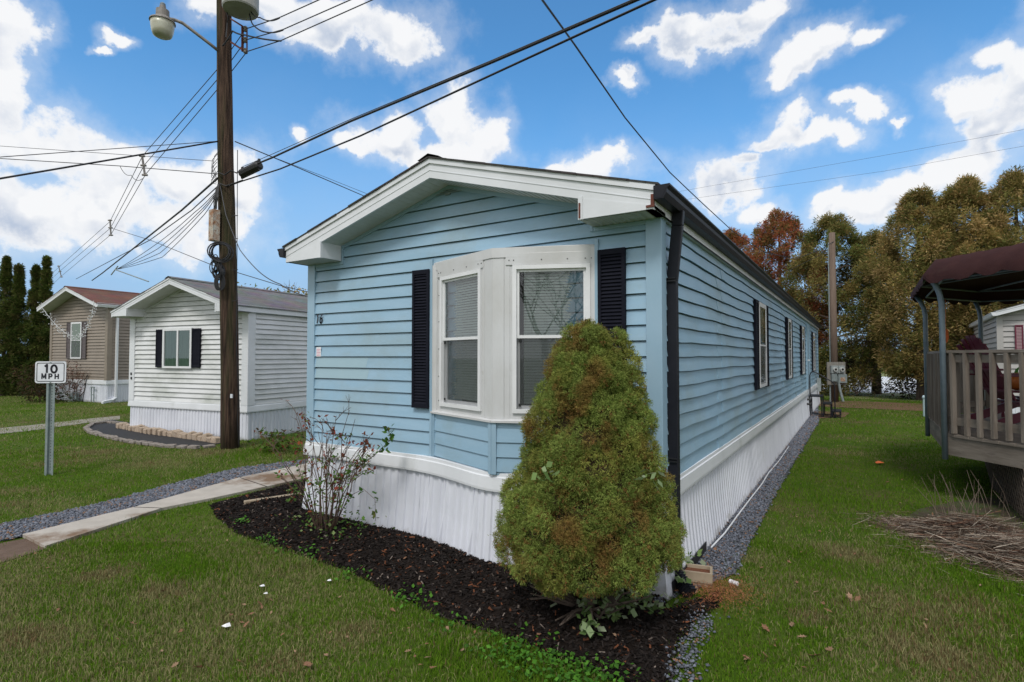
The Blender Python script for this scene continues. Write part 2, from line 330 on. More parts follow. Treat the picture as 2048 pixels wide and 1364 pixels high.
M['deadleaf2'] = pm('pale_dead_leaf', (.30,.20,.12), (.22,.12,.07), 9, .7)
M['strawc'] = pm('dry_stalk', (1,1,1), None, rough=.8, tint=True)
M['meter'] = pm('meter_grey', (.24,.27,.27), (.32,.36,.36), 9, .5)
M['board'] = pm('meter_board_wood', (.17,.16,.14), (.24,.225,.2), 6, .8, stretch=(3,3,.5))
M['glassy'] = pm('meter_glass', (.5,.52,.5), None, rough=.1)
M['lens'] = pm('lamp_lens', (.55,.55,.45), (.45,.43,.33), 8, .25)
M['lampgrey'] = pm('lamp_grey', (.17,.155,.14), (.24,.22,.2), 10, .5)
M['trans'] = pm('transformer_grey', (.30,.30,.27), (.36,.36,.33), 5, .5)
M['curtain'] = pm('green_white_curtain', (.30,.42,.36), (.22,.33,.28), 9, .9, stretch=(6,6,.3))
M['curtaing'] = pm('green_curtain', (.12,.36,.08), (.09,.28,.06), 4, .9, stretch=(8,8,.3))
M['paleyard'] = pm('pale_yard', (.55,.57,.62), (.62,.64,.68), .3, .9)
M['litter'] = pm('leaf_litter', (.10,.05,.028), (.17,.095,.05), 6, .95, .02, 20)
def shingle_mat(name, a, b):
    m = bpy.data.materials.new(name); m.use_nodes = True; t = m.node_tree; n = t.nodes; l = t.links; bs = n['Principled BSDF']; bs.inputs['Roughness'].default_value = .9
    co = n.new('ShaderNodeTexCoord'); mp = n.new('ShaderNodeMapping'); l.new(co.outputs['Object'], mp.inputs['Vector']); mp.inputs['Rotation'].default_value = (0, 0, R_(90))
    bk = n.new('ShaderNodeTexBrick'); l.new(mp.outputs[0], bk.inputs['Vector']); bk.inputs['Scale'].default_value = 1; bk.inputs['Brick Width'].default_value = .3; bk.inputs['Row Height'].default_value = .14
    bk.inputs['Mortar Size'].default_value = .006; bk.inputs['Color1'].default_value = (*a, 1); bk.inputs['Color2'].default_value = (*b, 1); bk.inputs['Mortar'].default_value = (a[0]*.5, a[1]*.5, a[2]*.5, 1)
    ns = n.new('ShaderNodeTexNoise'); ns.inputs['Scale'].default_value = 2; ns.inputs['Detail'].default_value = 8; l.new(co.outputs['Object'], ns.inputs['Vector'])
    x = n.new('ShaderNodeMix'); x.data_type = 'RGBA'; x.blend_type = 'OVERLAY'; x.inputs['Factor'].default_value = .5; l.new(bk.outputs['Color'], x.inputs['A']); l.new(ns.outputs['Color'], x.inputs['B']); l.new(x.outputs['Result'], bs.inputs['Base Color'])
    return m
M['shingle'] = shingle_mat('charcoal_shingle', (.035,.032,.03), (.05,.046,.042))
M['shinglegrey'] = shingle_mat('grey_shingle', (.13,.125,.125), (.16,.155,.155))
M['shinglered'] = shingle_mat('red_brown_shingle', (.115,.045,.03), (.15,.062,.042))
def glass_mat(name, tintc=(.85,.9,.88), base=.10):
    m = bpy.data.materials.new(name); m.use_nodes = True; t = m.node_tree; n = t.nodes; l = t.links; n.remove(n['Principled BSDF'])
    tr = n.new('ShaderNodeBsdfTransparent'); tr.inputs[0].default_value = (*tintc, 1); g = n.new('ShaderNodeBsdfGlossy'); g.inputs['Roughness'].default_value = .01; g.inputs[0].default_value = (.95,.97,1,1)
    fr = n.new('ShaderNodeFresnel'); fr.inputs[0].default_value = 1.5; a = n.new('ShaderNodeMath'); a.operation = 'MULTIPLY_ADD'; l.new(fr.outputs[0], a.inputs[0]); a.inputs[1].default_value = 1.3; a.inputs[2].default_value = base; a.use_clamp = True
    x = n.new('ShaderNodeMixShader'); l.new(a.outputs[0], x.inputs[0]); l.new(tr.outputs[0], x.inputs[1]); l.new(g.outputs[0], x.inputs[2]); l.new(x.outputs[0], n['Material Output'].inputs['Surface']); return m
M['glass'] = glass_mat('window_glass', base=.035)
M['glasslow'] = glass_mat('window_glass_clear', base=.02)
def screen_mat():
    m = bpy.data.materials.new('insect_screen'); m.use_nodes = True; t = m.node_tree; n = t.nodes; l = t.links; b = n['Principled BSDF']; b.inputs['Base Color'].default_value = (.10,.11,.115,1); b.inputs['Roughness'].default_value = .8
    tr = n.new('ShaderNodeBsdfTransparent'); x = n.new('ShaderNodeMixShader'); x.inputs[0].default_value = .42; l.new(tr.outputs[0], x.inputs[1]); l.new(b.outputs[0], x.inputs[2]); l.new(x.outputs[0], n['Material Output'].inputs['Surface']); return m
M['screen'] = screen_mat()

# ---------------------------------------------------------------- mobile homes
def siding(mb, F, z0, z1, exp, lim, phase, lip=.019, step=None, wave=None):
    k = math.floor((z0-phase)/exp)
    while phase+k*exp < z1-.004:
        a = max(z0, phase+k*exp); b = min(z1, phase+(k+1)*exp)
        sa = lim(a+.001); sb = lim(b-.001)
        lo0, lo1 = sa; hi0, hi1 = sb
        if lo1-lo0 > .02:
            n = max(1, int((lo1-lo0)/step)) if step else 1
            vs = []
            for i in range(n+1):
                t = i/n; s0 = lo0+(lo1-lo0)*t; s1 = hi0+(hi1-hi0)*t
                dz0, do0 = wave(s0, k) if wave and a > z0 else (0, 0); dz1, do1 = wave(s1, k+1) if wave and b < z1 else (0, 0)
                lp = lip*(b-a)/exp
                vs += [F(s0, a+dz0+.003, -.016), F(s0, a+dz0-.002, lp+do0), F(s1, b+dz1-(.013 if b < z1 else 0), .001+do1*.3)]
            fs = []
            for i in range(n): q = i*3; fs += [(q, q+3, q+4, q+1), (q+1, q+4, q+5, q+2)]
            mb.add(vs, fs)
        k += 1
def ribbed(path, pitch=.105, depth=.012, jitter=0):  # plan path with vertical ribs added
    out = []; acc = 0
    for i in range(len(path)-1):
        p = Vector(path[i]); q = Vector(path[i+1]); L = (q-p).length; d = (q-p)/L; s = 0
        while s < L-.03:
            a = p+d*s; out += [(a.x, a.y, 0), ((p+d*min(L, s+.012)).x, (p+d*min(L, s+.012)).y, depth), ((p+d*min(L, s+.052)).x, (p+d*min(L, s+.052)).y, depth), ((p+d*min(L, s+.062)).x, (p+d*min(L, s+.062)).y, 0)]
            s += pitch*(1+random.uniform(-jitter, jitter))
    e = path[-1]; out.append((e[0], e[1], 0)); return out
def blinds(F, s0, s1, z0, z1, o, mat, parent):
    b = MB(); z = z0; 
    while z < z1:
        dz = random.uniform(-.0008, .0008)
        b.quad(F(s0, z+dz, o+.007), F(s1, z-dz, o+.007), F(s1, z+.0215-dz, o-.006), F(s0, z+.0215+dz, o-.006)); z += .0245
    for s in (s0+.08, s1-.08): fbox(b, F, s-.001, s+.001, z0, z1, o+.007, o+.009)
    return b.build('blind', mat, parent)
def dh_window(parent, F, s0, s1, z0, z1, zm, curtain=None, screen=True, fr=.045, deep=.10, out=.02, label=None):
    b = MB()
    for (a0,a1,c0,c1) in ((s0,s0+fr,z0,z1),(s1-fr,s1,z0,z1),(s0+fr,s1-fr,z1-fr,z1),(s0+fr,s1-fr,z0,z0+fr)): fbox(b, F, a0,a1,c0,c1,-.07,out)
    i = fr; g = .022
    for (za, zb, oa, ob) in ((zm-.01, z1-i, -.03, -.004), (z0+i, zm+.018, -.055, -.031)):
        for (a0,a1,c0,c1) in ((s0+i,s0+i+g,za,zb),(s1-i-g,s1-i,za,zb),(s0+i+g,s1-i-g,zb-g,zb),(s0+i+g,s1-i-g,za,za+g*1.2)): fbox(b, F, a0,a1,c0,c1,oa,ob)
    w_ = b.build('window', M['vinylframe'], parent)
    if label: w_['label'] = label
    MB().quad(F(s0+i,zm,-.016), F(s1-i,zm,-.016), F(s1-i,z1-i,-.016), F(s0+i,z1-i,-.016)).build('pane', M['glass'], w_)
    MB().quad(F(s0+i,z0+i,-.042), F(s1-i,z0+i,-.042), F(s1-i,zm,-.042), F(s0+i,zm,-.042)).build('pane', M['glasslow'], w_)
    if screen:
        MB().quad(F(s0+i,z0+i,-.012), F(s1-i,z0+i,-.012), F(s1-i,zm-.01,-.012), F(s0+i,zm-.01,-.012)).build('insect_screen', M['screen'], w_)
        if screen == 2:
            lt = MB()
            for (a, c) in ((s0+i+.015, zm-.045), (s0+i+.015, z0+i+.02), (s1-i-.035, z0+i+.02)): fbox(lt, F, a, a+.02, c, c+.025, -.011, -.004)
            build_parts(lt, 'screen_latch', M['dark'], w_)
    if curtain is None:
        blinds(F, s0+i+.05, s1-i-.01, z0+i+.04, z1-i, -.085, M['blind'], w_)
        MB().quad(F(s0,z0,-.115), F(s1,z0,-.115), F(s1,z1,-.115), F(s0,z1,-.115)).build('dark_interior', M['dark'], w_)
    else:
        cu = MB(); n = 26; vs = []
        for k in range(n+1):
            s = s0+i+(s1-s0-2*i)*k/n; o = -.085+.012*math.sin(k*1.9)
            vs += [F(s, z0+i, o), F(s, z1-i, o)]
        cu.add(vs, [(2*k, 2*k+2, 2*k+3, 2*k+1) for k in range(n)]); cu.build('curtain', curtain, w_)
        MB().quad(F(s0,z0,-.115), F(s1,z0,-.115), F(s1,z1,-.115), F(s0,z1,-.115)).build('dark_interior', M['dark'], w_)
    return w_
def shutter(parent, F, s0, s1, z0, z1, mat, pitch=.030, o0=.016):
    b = MB(); e = .028
    fbox(b, F, s0,s1,z0,z1,o0,o0+.012)
    for (a0,a1,c0,c1) in ((s0,s0+e,z0,z1),(s1-e,s1,z0,z1),(s0+e,s1-e,z1-e*1.6,z1),(s0+e,s1-e,z0,z0+e*1.6)): fbox(b, F, a0,a1,c0,c1,o0+.012,o0+.034)
    z = z0+e*1.6
    while z < z1-e*1.6-pitch*.5:
        b.add([F(s0+e,z,o0+.030),F(s1-e,z,o0+.030),F(s1-e,z+pitch,o0+.013),F(s0+e,z+pitch,o0+.013),F(s0+e,z,o0+.012),F(s1-e,z,o0+.012)], [(0,1,2,3),(0,4,5,1)]); z += pitch
    return b.build('shutter', mat, parent)

def home(name, label, loc, rot, W, L, zg, zs, zb, ze, slope, d, o, exp, phase, m, front_path=None, post=.10, thick=.19, lip=.019, step=None, wave=None, lean=0, returns=.55, label_cat='mobile home', rib=.105):
    T = empty(name, loc, rot, label, label_cat)
    Ff = frame_fn((0,0,0), (1,0,0), (0,-1,0)); Fr = frame_fn((W,0,0), (0,1,0), (1,0,0)); Fl = frame_fn((0,L,0), (0,-1,0), (-1,0,0)); Fb = frame_fn((W,L,0), (-1,0,0), (0,1,0))
    zap = ze+slope*W/2
    core = MB().prism([(.02,.02,zb),(W-.02,.02,zb),(W-.02,.02,ze-.01),(W/2,.02,zap-.02),(.02,.02,ze-.01)], (0,L-.04,0)); core.build('wall_core', m['wall'], T)
    def gl(z):
        if z <= ze: return (0, W)
        t = (z-ze)/slope; return (t, W-t)
    s = MB(); siding(s, Ff, zb, zap-.03, exp, gl, phase, lip); s.build('front_siding', m['wall'], T)
    s = MB(); siding(s, Fr, zb, ze, exp, lambda z: (0, L), phase, lip, step=step, wave=wave); s.build('side_siding', m['wall'], T)
    s = MB(); siding(s, Fl, zb, ze, exp, lambda z: (0, L), phase, lip); s.build('side_siding', m['wall'], T)
    s = MB(); siding(s, Fb, zb, zap-.03, exp, gl, phase); s.build('back_siding', m['wall'], T)
    for (x, sx) in ((0, -1), (W, 1)):
        for (y, sy) in ((0, -1), (L, 1)):
            b = MB(); pr = max(.022, lip+.008); x0, x1 = (x-pr, x+post) if sx < 0 else (x-post, x+pr); y0, y1 = (y-pr, y+post) if sy < 0 else (y-post, y+pr)
            b.box(x0, x1, y0, y1, zb-.012, ze); b.build('corner_post', m['trim'], T, bevel=.004)
    # skirting and its top band
    fp = front_path or [(0,0),(W,0)]
    full = [(0,L)]+fp+[(W,L)]
    sk = MB(); sk.sweep(ribbed(full, rib, .016, .12), [(lean+.012, zg-.25), (lean+.012, zg), (lean*.45+.004, (zg+zs)/2), (.0, zs+.05)]); sk.sweep([(W,L),(0,L)], [(.02, zg-.25), (.02, zs+.05)])
    sk.build('skirting', m['skirt'], T)
    bd = MB(); bd.sweep(full, [(0, zb+.012), (.028, zb+.006), (.030, zb-.022), (.040, zb-.03), (.048, zs+.02), (.046, zs), (.0, zs-.004)]); bd.build('skirting_band', m['band'], T)
    # roof
    rz = lambda x: ze+slope*min(x, W-x)+thick
    rf = MB(); e = .022
    for sgn in (0, 1):
        X = (lambda x: x) if sgn == 0 else (lambda x: W-x)
        n = 10; xe = -o-.035
        # ragged shingle courses, each a few millimetres proud of the next
        for k in range(n):
            xa = xe+(W/2-xe)*k/n; xb = xe+(W/2-xe)*(k+1)/n+.03; dd = d+.022+random.uniform(-.006,.008)
            za = rz(xa)+.010; zb_ = rz(xb)+.008
            xb = min(xb, W/2); zb_ = rz(xb)+.008
            rf.add([(X(xa),-dd,za-.016),(X(xb),-dd,zb_-.016),(X(xb),-dd,zb_),(X(xa),-dd,za),(X(xa),L+.2,za-.016),(X(xb),L+.2,zb_-.016),(X(xb),L+.2,zb_),(X(xa),L+.2,za)], [(0,1,2,3),(4,5,6,7),(3,2,6,7),(0,1,5,4),(0,3,7,4)])
    roof = rf.build('roof', m['roof'], T)
    cap = MB(); cap.add([(W/2-.13, y, rz(W/2-.13)+.024) for y in (-d-.03, L+.21)]+[(W/2, y, rz(W/2)+.034) for y in (-d-.03, L+.21)]+[(W/2+.13, y, rz(W/2-.13)+.024) for y in (-d-.03, L+.21)], [(0,1,3,2),(2,3,5,4)]); cap.build('ridge_cap', m['roof'], roof)
    fa = MB()
    lower = thick*.72
    for sgn in (0, 1):
        X = (lambda x: x) if sgn == 0 else (lambda x: W-x)
        zz = lambda x: ze+slope*x
        fa.prism([(X(-o),-d,zz(-o)+.0),(X(W/2),-d,zz(W/2)),(X(W/2),-d,zz(W/2)+lower),(X(-o),-d,zz(-o)+lower)], (0,.022,0))
        fa.prism([(X(-o),-d-.004,zz(-o)+lower*.5),(X(W/2),-d-.004,zz(W/2)+lower*.5),(X(W/2),-d-.004,zz(W/2)+lower*.5+.006),(X(-o),-d-.004,zz(-o)+lower*.5+.006)], (0,.01,0))
        fa.prism([(X(-o-.01),-d-.014,zz(-o)+lower),(X(W/2),-d-.014,zz(W/2)+lower),(X(W/2),-d-.014,zz(W/2)+thick),(X(-o-.01),-d-.014,zz(-o)+thick)], (0,.04,0))
        # side fascia and eave soffit
        x0, x1 = sorted((X(-o), X(-o+.02))); fa.box(x0, x1, -d+.022, L+.15, ze-.012, ze+thick-.02)
    fa.build('fascia', m['fascia'], T)
    sf = MB()
    for sgn in (0, 1):
        X = (lambda x: x) if sgn == 0 else (lambda x: W-x)
        n = int((W/2+o)/.065)
        for k in range(n):                           # V-grooved soffit strips, running front to back
            xa = -o+(W/2+o)*k/n; xb = -o+(W/2+o)*(k+1)/n
            sf.quad((X(xa),-d+.02,ze+slope*xa+.004),(X(xb-.01),-d+.02,ze+slope*(xb-.01)+.004),(X(xb-.01),.02,ze+slope*(xb-.01)+.004),(X(xa),.02,ze+slope*xa+.004))
            sf.quad((X(xb-.01),-d+.02,ze+slope*(xb-.01)+.004),(X(xb),-d+.02,ze+slope*xb+.010),(X(xb),.02,ze+slope*xb+.010),(X(xb-.01),.02,ze+slope*(xb-.01)+.004))
        x0, x1 = sorted((X(-o), X(.01))); sf.quad((x0,-d,ze-.012),(x1,-d,ze-.012),(x1,L+.1,ze-.012),(x0,L+.1,ze-.012))
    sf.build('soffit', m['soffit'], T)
    tr = MB()
    for sgn in (0, 1):                               # trim strip where gable siding meets soffit
        X = (lambda x: x) if sgn == 0 else (lambda x: W-x)
        tr.prism([(X(.0),-.018,ze-.035),(X(W/2),-.018,zap-.035),(X(W/2),-.018,zap+.01),(X(0),-.018,ze+.01)], (0,.03,0))
    tr.build('gable_trim', m['trim'], T)
    if returns:
        for sgn in (0, 1):
            X = (lambda x: x) if sgn == 0 else (lambda x: W-x)
            b = MB(); r = returns
            b.prism([(X(-o),-d-.003,ze-.012),(X(r),-d-.003,ze-.012),(X(r),-d-.003,ze+slope*r+.004),(X(-o),-d-.003,ze-slope*o+.03)], (0,d-.02,0))
            x0, x1 = sorted((X(r-.035), X(r+.003))); b.box(x0, x1, -d-.010, -d+.03, ze-.016, ze+slope*r+.01)
            n = 7
            x0, x1 = sorted((X(-.0), X(r)))
            ret = b.build('eave_return', m['fascia'], T)
            g = MB()
            for k in range(9):
                xa = x0+(x1-x0)*k/9; g.quad((xa,-d+.02,ze-.0155),(xa+.05,-d+.02,ze-.0155),(xa+.05,.0,ze-.0155),(xa,.0,ze-.0155))
            g.build('return_soffit', m['soffit'], ret)
            t2 = MB(); t2.box(x0, x1, -.02, .0, ze-.05, ze-.017); xx = sorted((X(r+.004), X(r+.03))); t2.box(xx[0], xx[1], -.022, .0, ze-.05, ze+slope*r); t2.build('return_trim', m['trim'], ret)
    return T, Ff, Fr, Fl
def gutter(T, x, side, y0, y1, z, mat, wd=.12, ht=.10):
    b = MB(); X = lambda q: x+side*q
    prof = [(0,0),(0,-ht),(wd*.62,-ht),(wd*.80,-ht*.62),(wd*.83,-ht*.35),(wd,-.012),(wd,0),(wd-.012,0),(wd-.012,-.02),(wd*.72,-ht*.35),(wd*.58,-ht+.008),(.006,-ht+.008),(.006,0)]
    vs = [(X(a), y, z+c) for y in (y0, y1) for a, c in prof]; n = len(prof)
    b.add(vs, [(i, i+1, i+1+n, i+n) for i in range(n-1)])
    for y in (y0, y1): b.add([(X(a), y+(.0015 if y == y0 else -.0015), z+c) for a, c in prof[:7]], [tuple(range(7))])
    return b.build('gutter', mat, T)
def spout(T, pts, mat, w=.085, t=.06, name='downspout', up=(0,1,0)):
    b = MB()
    for p, q in zip(pts[:-1], pts[1:]): b.beam(p, q, w, t, up)
    return b.build(name, mat, T, bevel=.006)

# blue home -----------------------------------------------------------------
BX, BY = -5.50, 4.25; BW, BLn = 4.2, 20.8
wave_seams = [2.05, 5.9, 8.1, 11.0, 14.2, 17.9]
def bwave(s, k):
    w_ = .004*math.sin(s*1.9+k*.4)+.0035*math.sin(s*4.3+k*1.1)+.002*math.sin(s*9+k*2)
    j = sum(1 for q in wave_seams if s > q+(.0 if k % 2 else .22))
    low = max(0, 1-(k+9)/5.0)
    return (w_*(1+1.5*low)+(.006*low*(j % 2)), .003*math.sin(s*3.1+k)+.0035*((j+k) % 2))
bay_l, bay_p, bay_r = (1.91, 0), (2.85, -.34), (3.66, 0)
def ease(a, b, c, n=5, w=.22):                       # rounded corner between two plan segments
    a, b, c = Vector(a), Vector(b), Vector(c); p = b+(a-b).normalized()*w; q = b+(c-b).normalized()*w
    return [tuple(p*(1-t)**2+b*2*t*(1-t)+q*t*t) for t in [i/n for i in range(n+1)]]
fpath = [(0,0)]+ease((0,0),bay_l,bay_p,6,.4)+ease(bay_l,bay_p,bay_r,6,.25)+ease(bay_p,bay_r,(BW,0),6,.3)+[(BW,0)]
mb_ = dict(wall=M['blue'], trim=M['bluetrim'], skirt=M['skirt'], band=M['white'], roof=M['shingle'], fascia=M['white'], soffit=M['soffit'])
T, Ff, Fr, Fl = home('mobile_home', 'long light blue mobile home with bay window and number 16, nearest the camera', (BX, BY, 0), 0, BW, BLn, .0, .70, .85, 2.955, .284, .30, .06, .1255, 1.859-.1255*8, mb_, front_path=fpath, step=.3, wave=bwave, lean=.05)
BLUE = T
# bay window
bays = []
zsill, zhead = 1.32, 2.79
for i, (A, B, ws0, ws1, nm) in enumerate(((bay_l, bay_p, .135, .835, 'left'), (bay_p, bay_r, .175, .835, 'right'))):
    A3 = Vector((*A, 0)); u = Vector((B[0]-A[0], B[1]-A[1], 0)); Ls = u.length; u.normalize(); n = Vector((u.y, -u.x, 0)); F = frame_fn(A3, u, n)
    wz0, wz1 = 1.372, 2.636
    wall = MB()
    fbox(wall, F, .0, ws0, zsill, zhead, -.10, .0); fbox(wall, F, ws1, Ls-.002, zsill, zhead, -.10, .0)
    fbox(wall, F, ws0, ws1, wz1, zhead, -.10, -.001); fbox(wall, F, ws0, ws1, zsill, wz0, -.10, -.001)
    bw = wall.build('bay_wall', M['alu'], T)
    pl = MB(); fbox(pl, F, ws0-.06, ws1+.03, wz1+.002, wz1+.105, .0, .012); pl.build('head_flashing', M['alu'], bw, bevel=.003)
    sc = MB()
    for s in ((ws0-.04, ws1+.09) if i == 0 else (ws0-.09, ws1+.03)):
        for z in (1.42, 1.66, 1.93, 2.2, 2.46, 2.62): fbox(sc, F, s-.004, s+.004, z-.004, z+.004, .0, .004)
    for s in (ws0-.03, ws0+.01, ws0+.25, ws0+.47, ws1-.04, ws1+.01): fbox(sc, F, s-.004, s+.004, wz1+.04, wz1+.048, .011, .016)
    build_parts(sc, 'screw', M['dark'], bw)
    cs = MB(); 
    if i == 0: fbox(cs, F, ws1+.055, Ls+.004, zsill, zhead-.07, .0, .006); fbox(cs, F, ws1+.010, ws1+.05, zsill, zhead-.05, .0, .004)
    else: fbox(cs, F, -.004, .10, zsill, zhead-.07, .0, .006); fbox(cs, F, .104, .15, zsill, zhead-.05, .0, .004)
    build_parts(cs, 'corner_flashing', M['alu'], bw)
    dh_window(bw, F, ws0, ws1, wz0, wz1, 2.02, screen=2, fr=.035)
    sl = MB(); sl.add([F(-.01,zsill,.0),F(Ls+.01,zsill,.0),F(Ls+.012,zsill-.012,.035),F(-.012,zsill-.012,.035),F(Ls+.012,zsill-.03,.035),F(-.012,zsill-.03,.035),F(Ls+.01,zsill-.03,.0),F(-.01,zsill-.03,.0)], [(0,1,2,3),(3,2,4,5),(5,4,6,7)]); sl.build('bay_sill', M['bluetrim'] if 0 else M['alu'], bw)
    s = MB(); siding(s, F, .85, zsill-.025, .1255, lambda z: (0, Ls), 1.859-.1255*8+.018, lip=.013); fbox(s, F, 0, Ls, .84, zsill-.02, -.03, 0); s.build('bay_siding', M['blue'], T)
    jt = MB(); fbox(jt, F, *((0, .03) if i == 0 else (Ls-.03, Ls)), .85, zsill-.02, 0, .02); fbox(jt, F, *((Ls-.035, Ls+.006) if i == 0 else (-.006, .035)), .85, zsill-.02, 0, .022); build_parts(jt, 'bay_trim', M['bluetrim'], T)
hd = MB()
P3 = [Vector((*p, 0)) for p in (bay_l, bay_p, bay_r)]
hd.add([(bay_l[0],-.0,zhead+.01),(bay_p[0],bay_p[1]-.012,zhead),(bay_r[0],0,zhead+.01),(bay_p[0],.0,zhead+.055),(bay_l[0]-.0,-.012,zhead-.075),(bay_p[0],bay_p[1]-.014,zhead-.085),(bay_r[0],-.012,zhead-.075),(bay_l[0],-.012,zhead),(bay_r[0],-.012,zhead)], [(0,1,3),(1,2,3),(7,4,5,1),(1,5,6,8),(0,7,1),(1,8,2)])
hd.build('bay_head', M['alu'], T)
jt = MB(); fbox(jt, Ff, 1.875, 1.905, .85, 2.835, 0, .028); fbox(jt, Ff, 3.665, 3.695, 1.3, 2.835, 0, .028); build_parts(jt, 'bay_edge_trim', M['bluetrim'], T)
jt = MB(); fbox(jt, Ff, 1.906, 1.965, zsill-.03, zhead-.02, 0, .025); fbox(jt, Ff, 3.60, 3.664, zsill-.03, zhead-.02, 0, .025); build_parts(jt, 'bay_edge_flashing', M['alu'], T)
shutter(T, Ff, 1.655, 1.875, 1.335, 2.735, M['shutter'])
shutter(T, Ff, 3.70, 3.935, 1.335, 2.735, M['shutter'])
# windows of the long side
for (a, b_) in ((4.56, 5.94), (8.86, 10.1), (12.5, 13.8), (17.1, 18.6)):
    sh = .30
    shutter(T, Fr, a, a+sh, 1.36, 2.71, M['shutter'], o0=.02); shutter(T, Fr, b_-sh, b_, 1.36, 2.71, M['shutter'], o0=.02)
    ww = MB(); fbox(ww, Fr, a+sh, b_-sh, 1.38, 2.70, .0, .004); 
    Fo = lambda s, z, o=0: Fr(s, z, o*.3+.060)
    dh_window(T, Fo, a+sh+.01, b_-sh-.01, 1.38, 2.70, 2.03, out=.0, deep=.05)
Fo = lambda s, z, o=0: Fr(s, z, o+.0)
dr = MB(); fbox(dr, Fr, 14.75, 15.7, .86, 2.78, .0, .04); dr.build('side_door', M['bluetrim'], T)
dt = MB()
for (a0,a1,c0,c1) in ((14.68,14.75,.86,2.85),(15.70,15.77,.86,2.85),(14.75,15.7,2.78,2.85)): fbox(dt, Fr, a0,a1,c0,c1,0,.05)
dt.build('door_frame', M['bluetrim'], T)
hn = MB(); hn.tube([Fr(14.85,1.75,.04),Fr(14.85,1.75,.09),Fr(14.97,1.75,.10)], .014, 6); hn.build('door_handle', M['vinylframe'], T)
gutter(T, BW+.062, 1, -.33, BLn+.15, 3.105, M['black']); gutter(T, -.062, -1, -.33, BLn+.15, 3.105, M['black'])
dy = .175
spout(T, [(BW+.115,dy-.02,3.02),(BW+.105,dy-.02,2.90),(BW+.052,dy,2.46),(BW+.055,dy,.17)], M['black'], .085, .058)
el = MB()
pts = [(BW+.06,dy,.22),(BW+.065,dy-.005,.13),(BW+.10,dy-.03,.075),(BW+.20,dy-.10,.045)]
for p, q in zip(pts[:-1], pts[1:]): el.beam(p, q, .09, .062, (0,1,0))
for k in range(9):
    t = k/8; q0 = Vector(pts[1]).lerp(Vector(pts[3]), t); d0 = (Vector(pts[3])-Vector(pts[1])).normalized(); el.beam(q0-d0*.004, q0+d0*.004, .096, .068, (0,1,0))
el.build('downspout_elbow', M['black'], T)
st = MB()
for z in (2.46, 1.02): st.box(BW+.02, BW+.088, dy-.046, dy+.046, z-.006, z+.006); st.box(BW+.02, BW+.088, dy-.046, dy+.046, z+.018, z+.026)
build_parts(st, 'downspout_strap', M['rubber'], T)
spout(T, [(-.115,.12,3.02),(-.10,.12,2.85),(-.052,.12,2.7),(-.055,.12,.12)], M['black'], .085, .058)
vt = MB(); vt.box(3.66-.03-1.57, 3.66+.03-1.57, -.02, -.01, 3.46, 3.475)
for k in range(3): vt.prism([(2.1-.17+k*.05, -.020, 3.475+k*.016), (2.1+.17-k*.05, -.020, 3.475+k*.016), (2.1+.17-k*.05-.01, -.020, 3.483+k*.016), (2.1-.17+k*.05+.01, -.020, 3.483+k*.016)], (0,.008,0))
vt.build('gable_vent', M['galv'], T)
# seams where siding panels overlap, and the replaced greener panel near the number
sm = MB(); e_ = .1255; ph = 1.859-e_*8
for k in range(16):
    za, zb_ = ph+k*e_, ph+(k+1)*e_-.014
    for j, s0 in enumerate((2.05, 5.9, 8.1, 11.0, 14.2, 17.9)):
        q = s0+(.22 if (k+j) % 2 else 0)+random.uniform(-.02,.02)
        if any(a-.02 < q < c+.02 for a, c in ((4.5,6.0),(8.8,10.15),(12.4,13.85),(14.6,15.8),(17.0,18.7))) and 1.35 < za < 2.75: continue
        sm.add([Fr(q,za,.025),Fr(q+.22,za,.0245),Fr(q+.22,zb_,.006),Fr(q,zb_,.0065),Fr(q,za,.018),Fr(q,zb_,.0)], [(0,1,2,3),(0,3,5,4)])
side = [o for o in kids(T) if o.name.startswith('side_siding')][0]; append_mesh(side, sm)
M['bluegreen'] = pm('replaced_siding_panel', (.315,.455,.52), (.30,.44,.51), 3, .4)
pn = MB()
for k in (6, 7): za, zb_ = ph+k*e_, ph+(k+1)*e_-.014; pn.add([Ff(.12,za-.001,.0205),Ff(.98-.02*(k-6),za-.001,.0205),Ff(1.0-.02*(k-6),zb_,.0025),Ff(.12,zb_,.0025)], [(0,1,2,3)])
pn.build('replaced_panel', M['bluegreen'], T)
ru = MB(); ru.box(3.655,3.668,-.318,-.306,2.95,3.07); ru.box(4.235,4.262,-.310,-.300,2.965,3.05); ru.box(4.20,4.262,-.312,-.302,2.955,2.972); build_parts(ru, 'rust_streak', M['rustpure'], T)
def arc(cx, cy, rx, ry, a0, a1, n=14): return [(cx+rx*math.cos(R_(a0+(a1-a0)*i/n)), cy+ry*math.sin(R_(a0+(a1-a0)*i/n))) for i in range(n+1)]
GL = {'1': [[(-.16,.30),(.06,.5),(.06,-.5)]], '0': [arc(0,0,.26,.45,90,450,26)], 'M': [[(-.36,-.5),(-.36,.5),(0,-.22),(.36,.5),(.36,-.5)]], 'P': [[(-.26,-.5),(-.26,.46),(.05,.46)]+arc(.05,.21,.22,.25,90,-90,10)+[(-.26,-.04)]],
 'H': [[(-.30,-.5),(-.30,.5)],[(.30,-.5),(.30,.5)],[(-.30,0),(.30,0)]], '6': [arc(0,-.2,.24,.28,0,360,22), [(-.24,-.2),(-.20,.15),(-.02,.40),(.20,.5)]]}
